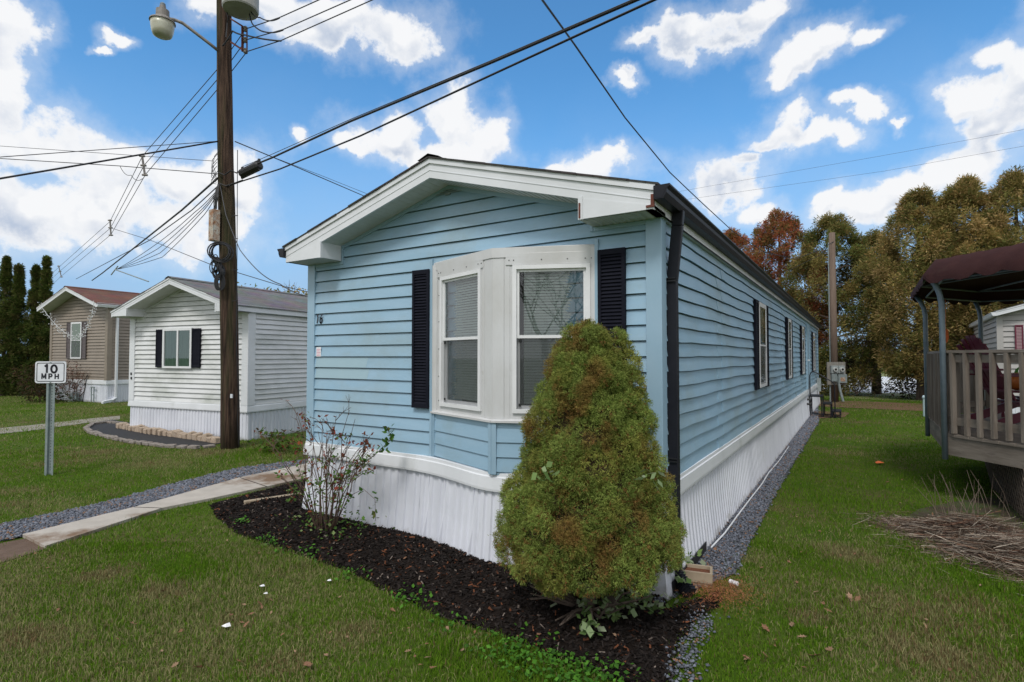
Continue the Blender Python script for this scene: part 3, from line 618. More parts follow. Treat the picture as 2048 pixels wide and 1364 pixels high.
def lettering(name, s_, cx, cz, y, size, stroke, adv, mat, parent, sx=1, shear=0, widths=None):
    b = MB(); x0 = cx-sum(adv[:-1])/2*1.0
    for i, ch in enumerate(s_):
        X = cx+adv[i]
        for pl in GL[ch]:
            P = [Vector((X+(p[0]*sx+p[1]*shear)*size, y, cz+p[1]*size)) for p in pl]
            for j in range(len(P)-1):
                d = (P[j+1]-P[j]).normalized(); e = d*stroke*.42; n_ = Vector((-d.z,0,d.x))*stroke/2; dy = Vector((0,-.0002*(j%2)-.0003*(i%2),0))
                b.quad(P[j]-e*(1 if j or ch in '0' else .0)+n_+dy, P[j+1]+e*(1 if j < len(P)-2 or ch in '0' else .0)+n_+dy, P[j+1]+e*(1 if j < len(P)-2 or ch in '0' else .0)-n_+dy, P[j]-e*(1 if j or ch in '0' else .0)-n_+dy)
    return b.build(name, mat, parent)
lettering('house_number', '16', .185, 2.295, -.0235, .098, .017, [-.035,.035], M['signblack'], T, sx=.8, shear=.18)
sk_ = MB(); sk_.box(.135, .215, -.020, -.018, 1.855, 1.965); sk_.build('paper_notice', M['paper'], T)
pp = MB()
for k in range(5): pp.box(.145, .205-.01*(k%2), -.0215, -.0205, 1.865+k*.018, 1.872+k*.018)
pp.build('notice_print', M['pink'], T)
el2 = MB(); el2.tube([Fr(14.3,.45,.04),Fr(14.32,.45,.12),Fr(14.32,.38,.14)], .035, 8); el2.tube([Fr(14.4,.58,.04),Fr(14.4,.58,.12),Fr(14.4,.5,.13)], .035, 8); build_parts(el2, 'dryer_vent', M['rubber'], T)
mx2 = MB(); fbox(mx2, Fr, 19.5, 19.75, .55, 1.05, .03, .16); mx2.build('side_utility_box', M['meter'], T)

# white neighbour --------------------------------------------------------------
mw = dict(wall=M['whitesiding'], trim=M['white'], skirt=M['skirt'], band=M['white'], roof=M['shinglegrey'], fascia=M['white'], soffit=M['soffit'])
pR = gr(494, 881); WW = 4.1; rotW = R_(8.1)
ux = Vector((math.cos(rotW), math.sin(rotW), 0)); oW = pR-ux*WW
T, Ff, Fr, Fl = home('mobile_home', 'white mobile home with black shutters and grey roof behind the wooden utility pole', oW, rotW, WW, 15, .0, .62, .78, 2.86, .33, .45, .10, .1143, .78, mw, thick=.15, returns=.5, post=.16, lip=.032)
WHITE = T
dxw = .04
for (a, b_) in ((1.02, 1.27), (2.32, 2.60)): shutter(T, Ff, a, b_, 1.60, 2.52, M['shutter'], o0=.034)
b = MB()
for (a0,a1,c0,c1) in ((1.28,1.34,1.58,2.54),(2.26,2.32,1.58,2.54),(1.34,2.26,2.48,2.54),(1.34,2.26,1.58,1.63),(1.80,1.85,1.63,2.48)): fbox(b, Ff, a0,a1,c0,c1,.0,.075)
ww = b.build('window', M['vinylframe'], T)
cu = MB(); n = 40; vs = []
for k in range(n+1):
    s = 1.34+.92*k/n; vs += [Ff(s,1.63,.046+.003*math.sin(k*1.3)), Ff(s,2.48,.046+.003*math.sin(k*1.3))]
cu.add(vs, [(2*k,2*k+2,2*k+3,2*k+1) for k in range(n)]); cu.build('curtain', M['curtain'], ww)
MB().quad(Ff(1.34,1.63,.055),Ff(1.80,1.63,.055),Ff(1.80,2.48,.055),Ff(1.34,2.48,.055)).build('pane', M['glasslow'], ww)
MB().quad(Ff(1.85,1.63,.06),Ff(2.26,1.63,.06),Ff(2.26,2.48,.06),Ff(1.85,2.48,.06)).build('pane', M['glasslow'], ww)
nb_ = MB(); nb_.box(.035,.085,-.052,-.040,1.40,1.46); nb_.box(.045,.095,-.052,-.040,1.29,1.35); build_parts(nb_, 'house_number', M['signblack'], T)

# tan neighbour -------------------------------------------------------------
mt = dict(wall=M['tan'], trim=M['tan'], skirt=M['skirt'], band=M['white'], roof=M['shinglered'], fascia=M['white'], soffit=M['soffit'])
pR = gr(213, 806); TW = 4.5; rotT = R_(5)
ux = Vector((math.cos(rotT), math.sin(rotT), 0)); oT = pR-ux*TW
T, Ff, Fr, Fl = home('mobile_home', 'tan mobile home with red-brown roof and grey shutters, farthest left', oT, rotT, TW, 16, .0, .74, .92, 3.86, .33, .5, .12, .128, .92, mt, thick=.17, returns=0, post=.14, lip=.032)
TAN = T
dh_window(T, lambda s, z, o=0: Ff(s, z, o*.3+.075), 1.78, 2.62, 1.78, 3.32, 2.55, curtain=M['curtaing'], out=.0, screen=True)
for (a, b_) in ((1.42, 1.76), (2.64, 2.98)): shutter(T, Ff, a, b_, 1.78, 3.32, M['brownshutter'], pitch=.06, o0=.034)
gutter(T, TW+.12, 1, -.5, 16, 3.93, M['white'])
spout(T, [(TW+.16,.35,3.82),(TW+.07,.3,3.6),(TW+.06,.3,.2),(TW+.14,.1,.1),(TW+.4,-.35,.06)], M['white'], .10, .08)

# grey neighbour on the right --------------------------------------------------
mg = dict(wall=M['grey'], trim=M['grey'], skirt=M['skirt'], band=M['white'], roof=M['shinglegrey'], fascia=M['white'], soffit=M['soffit'])
pG = at(1998, 714, 15.5); pG.z = 0
T, Ff, Fr, Fl = home('mobile_home', 'grey mobile home with maroon shutters behind the deck at the right edge', pG, R_(-4), 4.3, 14, .0, .62, .78, 3.02, .29, .30, .06, .15, .78, mg, thick=.14, returns=0, lip=.032)
GREY = T
dh_window(T, lambda s, z, o=0: Ff(s, z, o*.3+.075), .52, 1.4, 1.95, 2.72, 2.35, curtain=M['curtaing'], out=.0)
for (a, b_) in ((.34, .51), (1.41, 1.58)): shutter(T, Ff, a, b_, 1.93, 2.74, M['maroon'], pitch=.04, o0=.034)
gutter(T, -.062, -1, -.33, 14, 3.1, M['white'])

# ---------------------------------------------------------------- ground
def sheet(name, poly, z, mat, kind='structure', thick=0, label=None, cat=None):
    b = MB()
    if thick: b.prism([(p[0], p[1], z-thick) for p in poly], (0,0,thick))
    else: b.quad(*[(p[0], p[1], z) for p in poly])
    o = b.build(name, mat); 
    if kind: o['kind'] = kind
    return tag(o, label, cat)
MB().quad((-600,-600,0),(600,-600,0),(600,900,0),(-600,900,0)).build('lawn', M['soil'])['kind'] = 'structure'
def gp(*pts): return [tuple(gr(x, y)[:2]) for x, y in pts]
walk_up = gp((45,1075),(270,1019),(480,959),(612,931))+[(-7.98,8.5),(-8.0,13)]
walk_dn = gp((90,1099),(325,1021),(430,1000),(540,976),(612,960))+[(-7.05,8.5),(-7.08,13)]
walk_poly = walk_up+walk_dn[::-1]
sheet('sidewalk', walk_poly, .035, M['concrete'], thick=.1)
jn = MB()
for (a, c) in (((268,1020),(322,1022)), ((480,960),(533,978))):
    p, q = gr(*a), gr(*c); jn.beam(Vector((p.x,p.y,.0365)), Vector((q.x,q.y,.0365)), .012, .002)
jn.build('sidewalk_joint', M['mulch'])['kind'] = 'structure'
dirtpoly = [(-9.5,-1.2),(-5.2,-1.0),(-5.9,.3),(-6.2,1.0),(-6.5,1.7),(-6.62,2.1),(-6.75,2.35),(-7.15,2.3),(-7.2,2.0),(-7.35,1.0),(-8.6,.4)]
sheet('dirt_path_end', dirtpoly, .007, pm('bare_dirt', (.09,.055,.035), (.13,.085,.06), 4, .95, .01, 30))
grav_up = [(-7.75,.9)]+gp((0,1052),(200,1010),(350,969),(480,938),(612,922))+[(-8.35,8.5),(-8.4,13)]
grav1 = [(-7.2,.9)]+[(p[0], p[1]) for p in walk_up]+grav_up[::-1]
sheet('gravel_path', grav1, .010, M['gravelbed'])
grav2 = [(-1.33,4.0),(-1.33,25.2)]+gp((1636,845),(1600,905),(1550,990),(1500,1085),(1470,1150))
sheet('gravel_path', grav2, .010, M['gravelbed'])
grav3 = gp((1405,1225),(1420,1240),(1392,1285),(1378,1364),(1345,1364),(1360,1310),(1378,1270))+[]
bed = gp((432,1035),(475,1070),(590,1110),(700,1146),(780,1190),(900,1246),(1000,1272),(1089,1312),(1199,1352),(1260,1380),(1345,1385),(1360,1300),(1395,1245),(1440,1215),(1450,1180))+[(-1.20,4.05),(-1.3,4.4),(-5.4,4.4),(-5.55,6.5),(-6.95,6.5)]+gp((612,962),(540,980),(420,1012))
bedz = .006
# the bed is a shallow mound against the house
def bed_h(x, y):
    d = np.clip((4.3-np.asarray(y, float)), 0, 3.5)
    edge = np.full(np.shape(d), 9.0)
    P = np.array(bed)
    for i in range(len(P)):
        a, b = P[i], P[(i+1) % len(P)]; ab = b-a; L2 = (ab**2).sum()
        t = np.clip(((x-a[0])*ab[0]+(y-a[1])*ab[1])/max(L2, 1e-9), 0, 1)
        edge = np.minimum(edge, np.hypot(x-a[0]-t*ab[0], y-a[1]-t*ab[1]))
    h = .10*np.clip(edge/.45, 0, 1)**.7
    near_wall = np.clip((x+1.55)/.25, 0, 1)
    return bedz + h*(1-.5*near_wall) + .014*(vnoise(x*9, y*9, 3)-.5)*np.clip(edge/.15,0,1)
gx = np.arange(-7.3, -.4, .06); gy = np.arange(1.0, 6.7, .06); GX, GY = np.meshgrid(gx, gy); ins = inpoly(GX.ravel(), GY.ravel(), bed).reshape(GX.shape)
GZ = np.where(ins, bed_h(GX, GY), -.05); nx = len(gx)
V = np.stack([GX, GY, GZ], -1).reshape(-1, 3); F = [(j*nx+i, j*nx+i+1, (j+1)*nx+i+1, (j+1)*nx+i) for j in range(len(gy)-1) for i in range(nx-1) if ins[j:j+2, i:i+2].any()]
o = tri_obj('mulch_bed', V, F, M['mulch'], smooth=True); o['kind'] = 'structure'
# second walk, dark bed of the white home, leaf litter, far field
sheet('footpath', gp((-60,862),(60,851),(175,838),(240,832),(240,839),(175,846),(60,862),(-60,874)), .008, M['conc2'])
tarpoly = gp((172,855),(195,868),(250,880),(330,892),(400,894),(440,888),(462,878),(430,868),(360,859),(300,852),(258,846),(225,840),(190,845))
sheet('planting_bed', tarpoly, .012, M['tar'])
sheet('leaf_litter', gp((-120,786),(60,790),(170,799),(205,803),(150,790),(60,782),(-120,780)), .010, M['litter'])
sheet('leaf_litter', [(-1.2,23.5),(2.5,23.3),(9,22),(18,20),(18,26),(9,27.5),(2,27),(-6,27)], .010, M['litter'])
sheet('leaf_litter', gp((1615,822),(1700,826),(1690,834),(1625,838)), .013, M['litter'])
sheet('field', [(-60,75),(120,75),(160,28.5),(2,28.5),(-60,34)], .004, pm('pale_grass_field', (.13,.16,.05), (.19,.19,.08), .6, .95))
sheet('paved_yard', [(-20,34),(60,34),(80,62),(-20,62)], .010, M['paleyard'])
reedpoly = [(.55,6.9),(.40,7.6),(.62,8.3),(1.0,8.9),(1.5,9.6),(2.6,9.0),(3.2,7.0),(2.8,6.2),(1.5,6.2)]
sheet('bare_soil', reedpoly, .009, pm('dark_bare_soil', (.035,.028,.016), (.07,.045,.025), 5, .95, .02, 30, c3=(.05,.075,.015), s3=2.5, t3=(.45,.6)))

# ---------------------------------------------------------------- grass, mulch, gravel (uncountable)
houses = [[(-5.55,4.2),(-1.25,4.2),(-1.25,25.2),(-5.55,25.2)]]
for Tm, Wd, Ln in ((WHITE,4.15,15),(TAN,4.6,16),(GREY,4.3,14)):
    mw_ = Matrix.Translation(Tm.location) @ Matrix.Rotation(Tm.rotation_euler.z, 4, 'Z')
    houses.append([tuple((mw_ @ Vector(p))[:2]) for p in ((-.05,-.05,0),(Wd,-.05,0),(Wd,Ln,0),(-.05,Ln,0))])
nograss = houses+[dirtpoly, walk_poly, grav1, grav2, bed, tarpoly]
def frustum(n, z0, z1, pw, mar=1.6):
    t = rng.random(n); Z = (z0**pw+t*(z1**pw-z0**pw))**(1/pw); Rr = (rng.random(n)*2-1)*(Z*.97+mar)
    return Rr*cR.x+Z*cF.x, Rr*cR.y+Z*cF.y, Z
SPOTS = [(60,1278,.22),(15,985,.35),(25,1010,.25),(330,1185,.22),(1700,1112,.28),(1840,1230,.45),(1950,1215,.4),(880,1160,.15),(300,930,.5),(130,925,.6),(560,1335,.2),(480,1245,.18),(200,1150,.25),(1560,1020,.2),(1900,1320,.4),(420,905,.5),(1650,840,1.0),(200,905,.5),(700,1270,.2),(1620,1240,.15)]
def grass(n, z0, z1, pw, hmul, wmul, segs):
    x, y, Z = frustum(n, z0, z1, pw)
    keep = np.ones(n, bool)
    jx, jy = x+rng.normal(0,.055,n), y+rng.normal(0,.055,n)
    for p in nograss: keep &= ~inpoly(jx, jy, p)
    rk = inpoly(jx, jy, reedpoly); keep &= ~(rk & (rng.random(n) < .85))
    dry = vnoise(x*.8, y*.8, 11)*.55+vnoise(x*2.7, y*2.7, 12)*.3+vnoise(x*8, y*8, 13)*.15
    bare = vnoise(x*1.7+5, y*1.7, 21)*.6+vnoise(x*6, y*6, 22)*.4
    keep &= ~((bare > .72) & (rng.random(n) < .4))
    x, y, Z, dry = x[keep], y[keep], Z[keep], dry[keep]; n = len(x)
    left = np.clip((-1.5-x)/3, 0, 1)*.20-.06                     # the lawn left of the home is the drier one
    lush = vnoise(x*1.1+9, y*1.1, 31)
    h = (.020+.028*rng.random(n)**1.5)*(.65+.8*lush)*hmul; wd = (.0015+.0013*rng.random(n))*wmul
    tuft = vnoise(x*5, y*5, 41); h *= (1+.9*np.clip(tuft-.72, 0, 1)*3)
    a = rng.random(n)*2*np.pi; ln = np.abs(rng.normal(0,.55,n)); la = rng.random(n)*2*np.pi
    ax, ay = np.cos(a), np.sin(a); lx, ly = np.cos(la)*ln*h, np.sin(la)*ln*h
    P = np.stack([x, y, np.zeros(n)], -1)
    A = np.stack([ax, ay, np.zeros(n)], -1)*wd[:,None]
    T1 = np.stack([lx*.35, ly*.35, h*.6], -1); T2 = np.stack([lx, ly, h*np.clip(1-ln*.35,.35,1)], -1)
    r = rng.random(n); r2 = rng.random(n)
    g1 = np.array([.062,.145,.008]); g2 = np.array([.15,.26,.022]); ye = np.array([.31,.29,.135]); br = np.array([.20,.14,.07])
    col = g1[None]*(1-r)[:,None]+g2[None]*r[:,None]
    spot = np.zeros(n)
    for (sx, sy, sr) in SPOTS:
        q = gr(sx, sy); spot = np.maximum(spot, np.clip(1.25-np.hypot((x-q.x), (y-q.y)*1.0)/sr+.5*(vnoise(x*7,y*7,77)-.5), 0, 1))
    h *= 1-.45*spot; pd = np.clip((dry+left-.40)*2.6+spot*.65, .03, 1.1)
    isd = r2 < pd*.60; isb = (r2 > .95-.35*spot)
    col[isd] = (ye*(.65+.5*rng.random((isd.sum(),1)))); col[isb] = br*(.7+.5*rng.random((isb.sum(),1)))
    col *= (1-.35*np.clip((dry-.5)*2,0,1)[:,None]*0)
    if segs == 2:
        V = np.stack([P-A, P+A, P+T1+A*.8, P+T1-A*.8, P+T2], 1); i = np.arange(n)[:,None]*5
        F = np.concatenate([i+np.array([[0,1,2]]), i+np.array([[0,2,3]]), i+np.array([[3,2,4]])]); return V.reshape(-1,3), F, np.repeat(col, 5, 0)
    V = np.stack([P-A, P+A, P+T2], 1); i = np.arange(n)[:,None]*3
    return V.reshape(-1,3), i+np.array([[0,1,2]]), np.repeat(col, 3, 0)
def merge(parts):
    Vs, Fs, Cs = [], [], []; b = 0
    for V, F, c in parts: Vs.append(V); Fs.append(F+b); Cs.append(c); b += len(V)
    return np.concatenate(Vs), np.concatenate(Fs), np.concatenate(Cs)
V, F, c = merge([grass(380000, 1.9, 5.5, 1.6, 1.0, 1.0, 2), grass(260000, 5.2, 11, 1.5, 1.0, 1.9, 1), grass(180000, 10, 26, 1.4, 1.2, 3.8, 1), grass(40000, 24, 60, 1.3, 1.4, 8, 1)])
tag(tri_obj('grass', V, F, M['grass'], col=c), 'short green lawn grass with dry patches between the homes', 'grass', kind='stuff')
# low broad weeds along the bed edge
def leaves_at(pts, size, cols, flat=.5, n_per=1, jit=.02):
    pts = np.repeat(np.asarray(pts, float), n_per, 0); n = len(pts); pts = pts+rng.normal(0, jit, (n,3))*np.array([1,1,.5])
    a = rng.random(n)*2*np.pi; d = np.stack([np.cos(a), np.sin(a), rng.normal(0,flat,n)], -1); d /= np.linalg.norm(d,axis=1)[:,None]
    u = np.stack([-np.sin(a), np.cos(a), rng.normal(0,.5,n)], -1); u /= np.linalg.norm(u,axis=1)[:,None]
    s = (size*(.6+.8*rng.random(n)))[:,None]
    V = np.stack([pts, pts+d*s*.45+u*s*.38, pts+d*s, pts+d*s*.45-u*s*.38], 1); i = np.arange(n)[:,None]*4
    cols = np.asarray(cols); c = cols[rng.integers(0, len(cols), n)]*(.7+.6*rng.random((n,1)))
    return V.reshape(-1,3), np.concatenate([i+np.array([[0,1,2]]), i+np.array([[0,2,3]])]), np.repeat(c,4,0)
wp = []
P = bed
for (px, py, k, sp) in ((1110,1345,240,.18),(1190,1360,90,.12),(1010,1310,90,.13),(620,1112,60,.12),(545,1090,60,.10),(480,1050,50,.08),(900,1255,20,.10),(700,1155,40,.10),(820,1205,50,.10)):
    q = gr(px, py); wp += [(q.x+rng.normal(0,sp), q.y+rng.normal(0,sp*.7), .01+abs(rng.normal(0,.03))) for _ in range(k)]
V, F, c = leaves_at(wp, .030, [(.07,.20,.02),(.10,.26,.03),(.05,.14,.02)], .5, 2)
tag(tri_obj('weeds', V, F, M['leaf'], col=c), 'low bright green weeds creeping over the edge of the black mulch', 'weeds', kind='stuff')
# mulch chips
n = 60000; xm = rng.uniform(-7.2,-.5,n*2); ym = rng.uniform(1.1,6.5,n*2); k = inpoly(xm, ym, [tuple(p) for p in bed]) & ~inpoly(xm, ym, houses[0]); xm, ym = xm[k][:n], ym[k][:n]; n = len(xm)
zm = bed_h(xm, ym)+rng.random(n)*.010
a = rng.random(n)*2*np.pi; ln = .008+.020*rng.random(n)**2; d = np.stack([np.cos(a), np.sin(a), rng.normal(0,.35,n)], -1)*ln[:,None]; wv = np.stack([-np.sin(a), np.cos(a), rng.normal(0,.6,n)], -1)*(.0025+.004*rng.random(n))[:,None]
P0 = np.stack([xm, ym, zm], -1); V = np.stack([P0-d-wv, P0+d-wv, P0+d+wv, P0-d+wv], 1)
g = rng.random(n)
mcol = np.where(g[:,None] < .92, np.array([[.013,.0105,.0095]])*(.4+1.8*rng.random((n,1))), np.where(g[:,None] < .975, np.array([[.13,.05,.025]]), np.array([[.16,.13,.11]]))*(.5+rng.random((n,1))))
tag(tri_obj('mulch_chips', V.reshape(-1,3), np.arange(n)[:,None]*4+np.array([[0,1,2,3]]), M['chip'], col=np.repeat(mcol,4,0)), 'black shredded bark mulch spread over the front bed', 'mulch', kind='stuff')
# gravel stones: little flat-faced octahedra
def stones(poly, n, size, name, label, jit=.015):
    P = np.array(poly); x = rng.uniform(P[:,0].min(), P[:,0].max(), n*8); y = rng.uniform(P[:,1].min(), P[:,1].max(), n*8)
    # denser near the camera
    zc = x*cF.x+y*cF.y; k = inpoly(x, y, poly) & (rng.random(len(x)) < np.clip((6/np.maximum(zc,1))**1.6, .04, 1)); x, y, zc = x[k][:n], y[k][:n], zc[k][:n]; m = len(x); x = x+rng.normal(0,jit,m); y = y+rng.normal(0,jit,m)
    r = size*(.5+.9*rng.random((m,1)))*np.clip(zc/6,1,2.5)[:,None]; base = np.array([[1,0,0],[0,1,0],[-1,0,0],[0,-1,0],[0,0,1],[0,0,-1]], float)
    V = base[None]*(1+rng.normal(0,.22,(m,6,1)))*r[:,:,None]; V[:,:,2] *= .55
    a = rng.random(m)*6.28; ca, sa = np.cos(a)[:,None], np.sin(a)[:,None]; X = V[:,:,0]*ca-V[:,:,1]*sa; Y = V[:,:,0]*sa+V[:,:,1]*ca
    V = np.stack([X+x[:,None], Y+y[:,None], V[:,:,2]+.014+.012*rng.random((m,1))+rng.normal(0,.2,(m,6))*r*.5], -1)
    F = np.array([[0,1,4],[1,2,4],[2,3,4],[3,0,4],[1,0,5],[2,1,5],[3,2,5],[0,3,5]]); Fa = (np.arange(m)[:,None,None]*6+F[None]).reshape(-1,3)
    c = np.array([[.105,.115,.14]])*(.4+1.3*rng.random((m,1))); br = rng.random(m) < .07; c[br] = np.array([.20,.11,.06])
    tag(tri_obj(name, V.reshape(-1,3), Fa, M['stone'], col=np.repeat(c,6,0)), label, 'gravel', kind='stuff')
stones(grav1, 16000, .016, 'gravel', 'blue-grey gravel strip along the far side of the concrete walk')
stones(grav2, 16000, .013, 'gravel', 'blue-grey gravel strip along the skirting of the long blue wall')
stones(grav3, 420, .012, 'gravel', 'small patch of blue-grey gravel at the bed corner in the foreground', .05)
# orange-brown needle drop by the downspout corner
q = gr(1440,1190); n = 2600; x = q.x+rng.normal(0,.13,n); y = q.y+rng.normal(0,.16,n); a = rng.random(n)*6.28; L_ = .012+.02*rng.random(n)
P0 = np.stack([x,y,.03+.03*rng.random(n)],-1); d = np.stack([np.cos(a)*L_,np.sin(a)*L_,rng.normal(0,.008,n)],-1); wv = np.stack([-np.sin(a),np.cos(a),0*a],-1)*.0018
V = np.stack([P0-wv,P0+wv,P0+d],1); c = np.array([[.30,.11,.04]])*(.5+rng.random((n,1)))
tag(tri_obj('needle_litter', V.reshape(-1,3), np.arange(n)[:,None]*3+np.array([[0,1,2]]), M['stone'], col=np.repeat(c,3,0)), 'orange-brown fallen needles around the wooden splash trough', 'leaf litter', kind='stuff')
# reed heap
def straws(cx, cy, n, sx, sy, z0, zr, ln, up, cols, wd=.004, ang=0):
    x = rng.normal(0,sx,n); y = rng.normal(0,sy,n); ca, sa = math.cos(ang), math.sin(ang); X = cx+x*ca-y*sa; Y = cy+x*sa+y*ca
    hz = np.exp(-(x/sx/1.3)**2-(y/sy/1.3)**2); Z = z0+zr*hz*rng.random(n)
    a = rng.normal(ang+.2,.75,n); L_ = ln*(.5+rng.random(n)); d = np.stack([np.cos(a)*L_, np.sin(a)*L_, rng.normal(up,.12,n)*L_], -1)
    P0 = np.stack([X,Y,Z],-1)-d*.5; wv = np.stack([-np.sin(a),np.cos(a),rng.normal(0,.5,n)],-1)*wd
    V = np.stack([P0-wv,P0+wv,P0+d+wv*.6,P0+d-wv*.6],1); cols = np.asarray(cols); c = cols[rng.integers(0,len(cols),n)]*(.45+.9*rng.random((n,1)))
    return V.reshape(-1,3), np.arange(n)[:,None]*4+np.array([[0,1,2,3]]), np.repeat(c,4,0)
hc = gr(1960,1085); hc2 = gr(2020,1120); hc3 = gr(1860,1060)
sc_ = [(.24,.18,.13),(.40,.34,.27),(.17,.11,.07),(.10,.055,.035),(.30,.245,.19),(.14,.06,.03),(.06,.035,.025)]
V, F, c = merge([straws(hc.x,hc.y,4600,.34,.24,.02,.26,.26,.10,sc_,.0022,-.4), straws(hc2.x,hc2.y,3800,.30,.3,.02,.20,.24,.10,sc_,.0022,-.7), straws(hc3.x,hc3.y,2600,.25,.16,.01,.06,.18,.02,sc_,.0022,-.3)])
tag(tri_obj('straw_heap', V, F, M['strawc'], col=c), 'flattened heap of cut dry stalks on the lawn beside the deck', 'straw', kind='stuff')
b = MB()
for k in range(30):
    px, py, ht = random.uniform(1862,2046), random.uniform(1010,1075), random.uniform(.28,.55)
    if k < 12: px, py = random.uniform(1890,1960), random.uniform(1030,1060)
    p = gr(px, py); lx, ly = random.gauss(-.07,.09), random.gauss(0,.08)
    b.tube([p, p+Vector((lx*.4,ly*.4,ht*.55)), p+Vector((lx,ly,ht))], [.0038,.003,.0018], 5)
st_ = b.build('standing_stalks', pm('dry_stalk_plain', (.20,.16,.12), (.13,.09,.065), 5, .8)); tag(st_, 'thin dry stalks still standing out of the straw heap', 'dry stalks', kind='stuff')

# ---------------------------------------------------------------- vegetation
def sphere_pts(n):
    d = rng.normal(size=(n,3)); return d/np.linalg.norm(d,axis=1)[:,None]
def tufts(lumps, per, L, Wd, nn_, cols_fn, out_c):
    """needle tufts on the outward side of every lump; lumps (k,4)"""
    k = len(lumps); c = np.repeat(lumps[:,:3], per, 0); r = np.repeat(lumps[:,3], per); d = sphere_pts(k*per)
    o = c-out_c; o[:,2] *= .35; o /= np.linalg.norm(o,axis=1)[:,None]
    flip = (d*o).sum(1) < -.25; d[flip] *= -1
    P = c+d*r[:,None]; m = len(P); lid = np.repeat(np.arange(k), per)
    tc_ = cols_fn(P, lid, d)
    P2 = np.repeat(P, nn_, 0); d2 = np.repeat(d, nn_, 0)+rng.normal(0,.62,(m*nn_,3)); d2 /= np.linalg.norm(d2,axis=1)[:,None]
    s = np.cross(d2, rng.normal(size=(m*nn_,3))); s /= np.linalg.norm(s,axis=1)[:,None]
    ln = (L*(.6+.7*rng.random(m*nn_)))[:,None]; P2 = P2+rng.normal(0,.008,(m*nn_,3))
    V = np.stack([P2-s*Wd, P2+s*Wd, P2+d2*ln+s*Wd*.5, P2+d2*ln-s*Wd*.5], 1); i = np.arange(m*nn_)[:,None]*4
    cc_ = np.repeat(tc_, nn_, 0)*(.75+.5*rng.random((m*nn_,1)))
    return V.reshape(-1,3), i+np.array([[0,1,2,3]]), np.repeat(cc_,4,0)
# dwarf spruce by the bay window
sp = Vector((-1.62, 3.60, 0)); prof = [(.33,.26),(.38,.44),(.48,.58),(.62,.625),(.80,.58),(.95,.515),(1.17,.46),(1.35,.395),(1.5,.355),(1.70,.27),(1.85,.20),(2.0,.115),(2.12,.04)]
prof = [(a, b*.955) for a, b in prof]
pz = [p[0] for p in prof]; prr = [p[1] for p in prof]
L_ = []; BIG = []; BID = []
random.seed(21)
for k in range(4000):
    z = random.uniform(.43, 2.03); r = np.interp(z, pz, prr); a = random.uniform(0, 2*math.pi); q = random.uniform(.075,.175)*(1 if z < 1.5 else .62)
    rr = max(0, r-q*.85)+random.choice((-.05,-.02,.01,.04))+.075*(1-((z*3.3+.35*math.sin(2*a)+.3*math.sin(3*a+1)) % 1))-.04; c_ = (rr*math.cos(a), rr*math.sin(a), z, q)
    if all((c_[0]-o[0])**2+(c_[1]-o[1])**2+((c_[2]-o[2])*1.25)**2 > (.62*(q+o[3]))**2 for o in BIG): BIG.append(c_)
for (dx, z, r) in ((.23,1.90,.085),(.26,1.80,.11),(.27,1.66,.13),(.21,1.98,.06),(.30,1.52,.13),(.36,1.38,.12),(-.385,1.36,.075),(-.50,.93,.09),(.50,.95,.09),(.56,.62,.11),(0,2.03,.075)): BIG.append((cR.x*dx, cR.y*dx, z, r))
for bi, (x,y,z,q) in enumerate(BIG):
    n_ = int(70*(q/.13)**2)+8
    for j in range(n_):
        zz = 1-2*(j+.5)/n_; ph = j*2.39996; rr = math.sqrt(max(0,1-zz*zz)); d = Vector((rr*math.cos(ph), rr*math.sin(ph), zz))
        if d.dot(Vector((x,y,.12)).normalized()) < -.25: continue
        L_.append((x+d.x*q*.88, y+d.y*q*.88, z+d.z*q*.80, random.uniform(.020,.030))); BID.append(bi)
L_ = np.array(L_); BIGA = np.array(BIG)
BID = np.array(BID); bvar = rng.random((len(BIG),3))
def spcol(P, lid, d):
    n = len(P); a = np.arctan2(P[:,1], P[:,0]); v = vnoise(a*2.2+20, P[:,2]*4.5, 5)*.6+vnoise(a*6+9, P[:,2]*12, 6)*.4
    g1 = np.array([.13,.18,.035]); g2 = np.array([.31,.35,.09]); b1 = np.array([.25,.13,.045])
    t = rng.random((n,1)); c = g1*(1-t)+g2*t; bv = bvar[BID[lid]]; c = c*(.80+.36*bv[:,:1])*np.where(bv[:,1:2] < .25, np.array([[1.06,.96,.9]]), np.array([[.95,1.01,.97]])); low = np.clip((.75-P[:,2])/.5,0,1)
    br = np.clip((v-.615+.08*np.clip(P[:,2]-.9,0,1)-.06*low)*7, 0, .85)[:,None]*(.55+.45*rng.random((n,1))); c = c*(1-br)+b1*br
    under = (d[:,2] < -.35)[:,None]; return np.where(under & (rng.random((n,1)) < .35), b1, c)
V, F, c = tufts(L_, 9, .0145, .0017, 9, spcol, np.array([0,0,1.0]))
shrub = empty('spruce_shrub', sp, 0, 'big lumpy conical dwarf spruce with browning patches in front of the blue home', 'shrub')
tri_obj('foliage', V, F, M['needle'], shrub, col=c)
b = MB(); b.lathe([(max(.02, r*.88-.06), z) for z, r in prof], n=24); b.build('inner_core', pm('dark_brown_core', (.035,.022,.010), (.055,.034,.014), 20, .95, .02, 30), shrub)  # solid dark brown core, added to block the view through the needles
b = MB(); b.tube([(0,0,.0),(0,0,.3)], .05, 8)
for k in range(26):
    a = random.uniform(0,6.28); b.tube([(.03*math.cos(a),.03*math.sin(a),.08),(.25*math.cos(a),.25*math.sin(a),.10+random.uniform(0,.1)),(.42*math.cos(a),.42*math.sin(a),.2+random.uniform(-.08,.1))],[.014,.008,.004],5)
b.build('trunk', M['bark'], shrub)

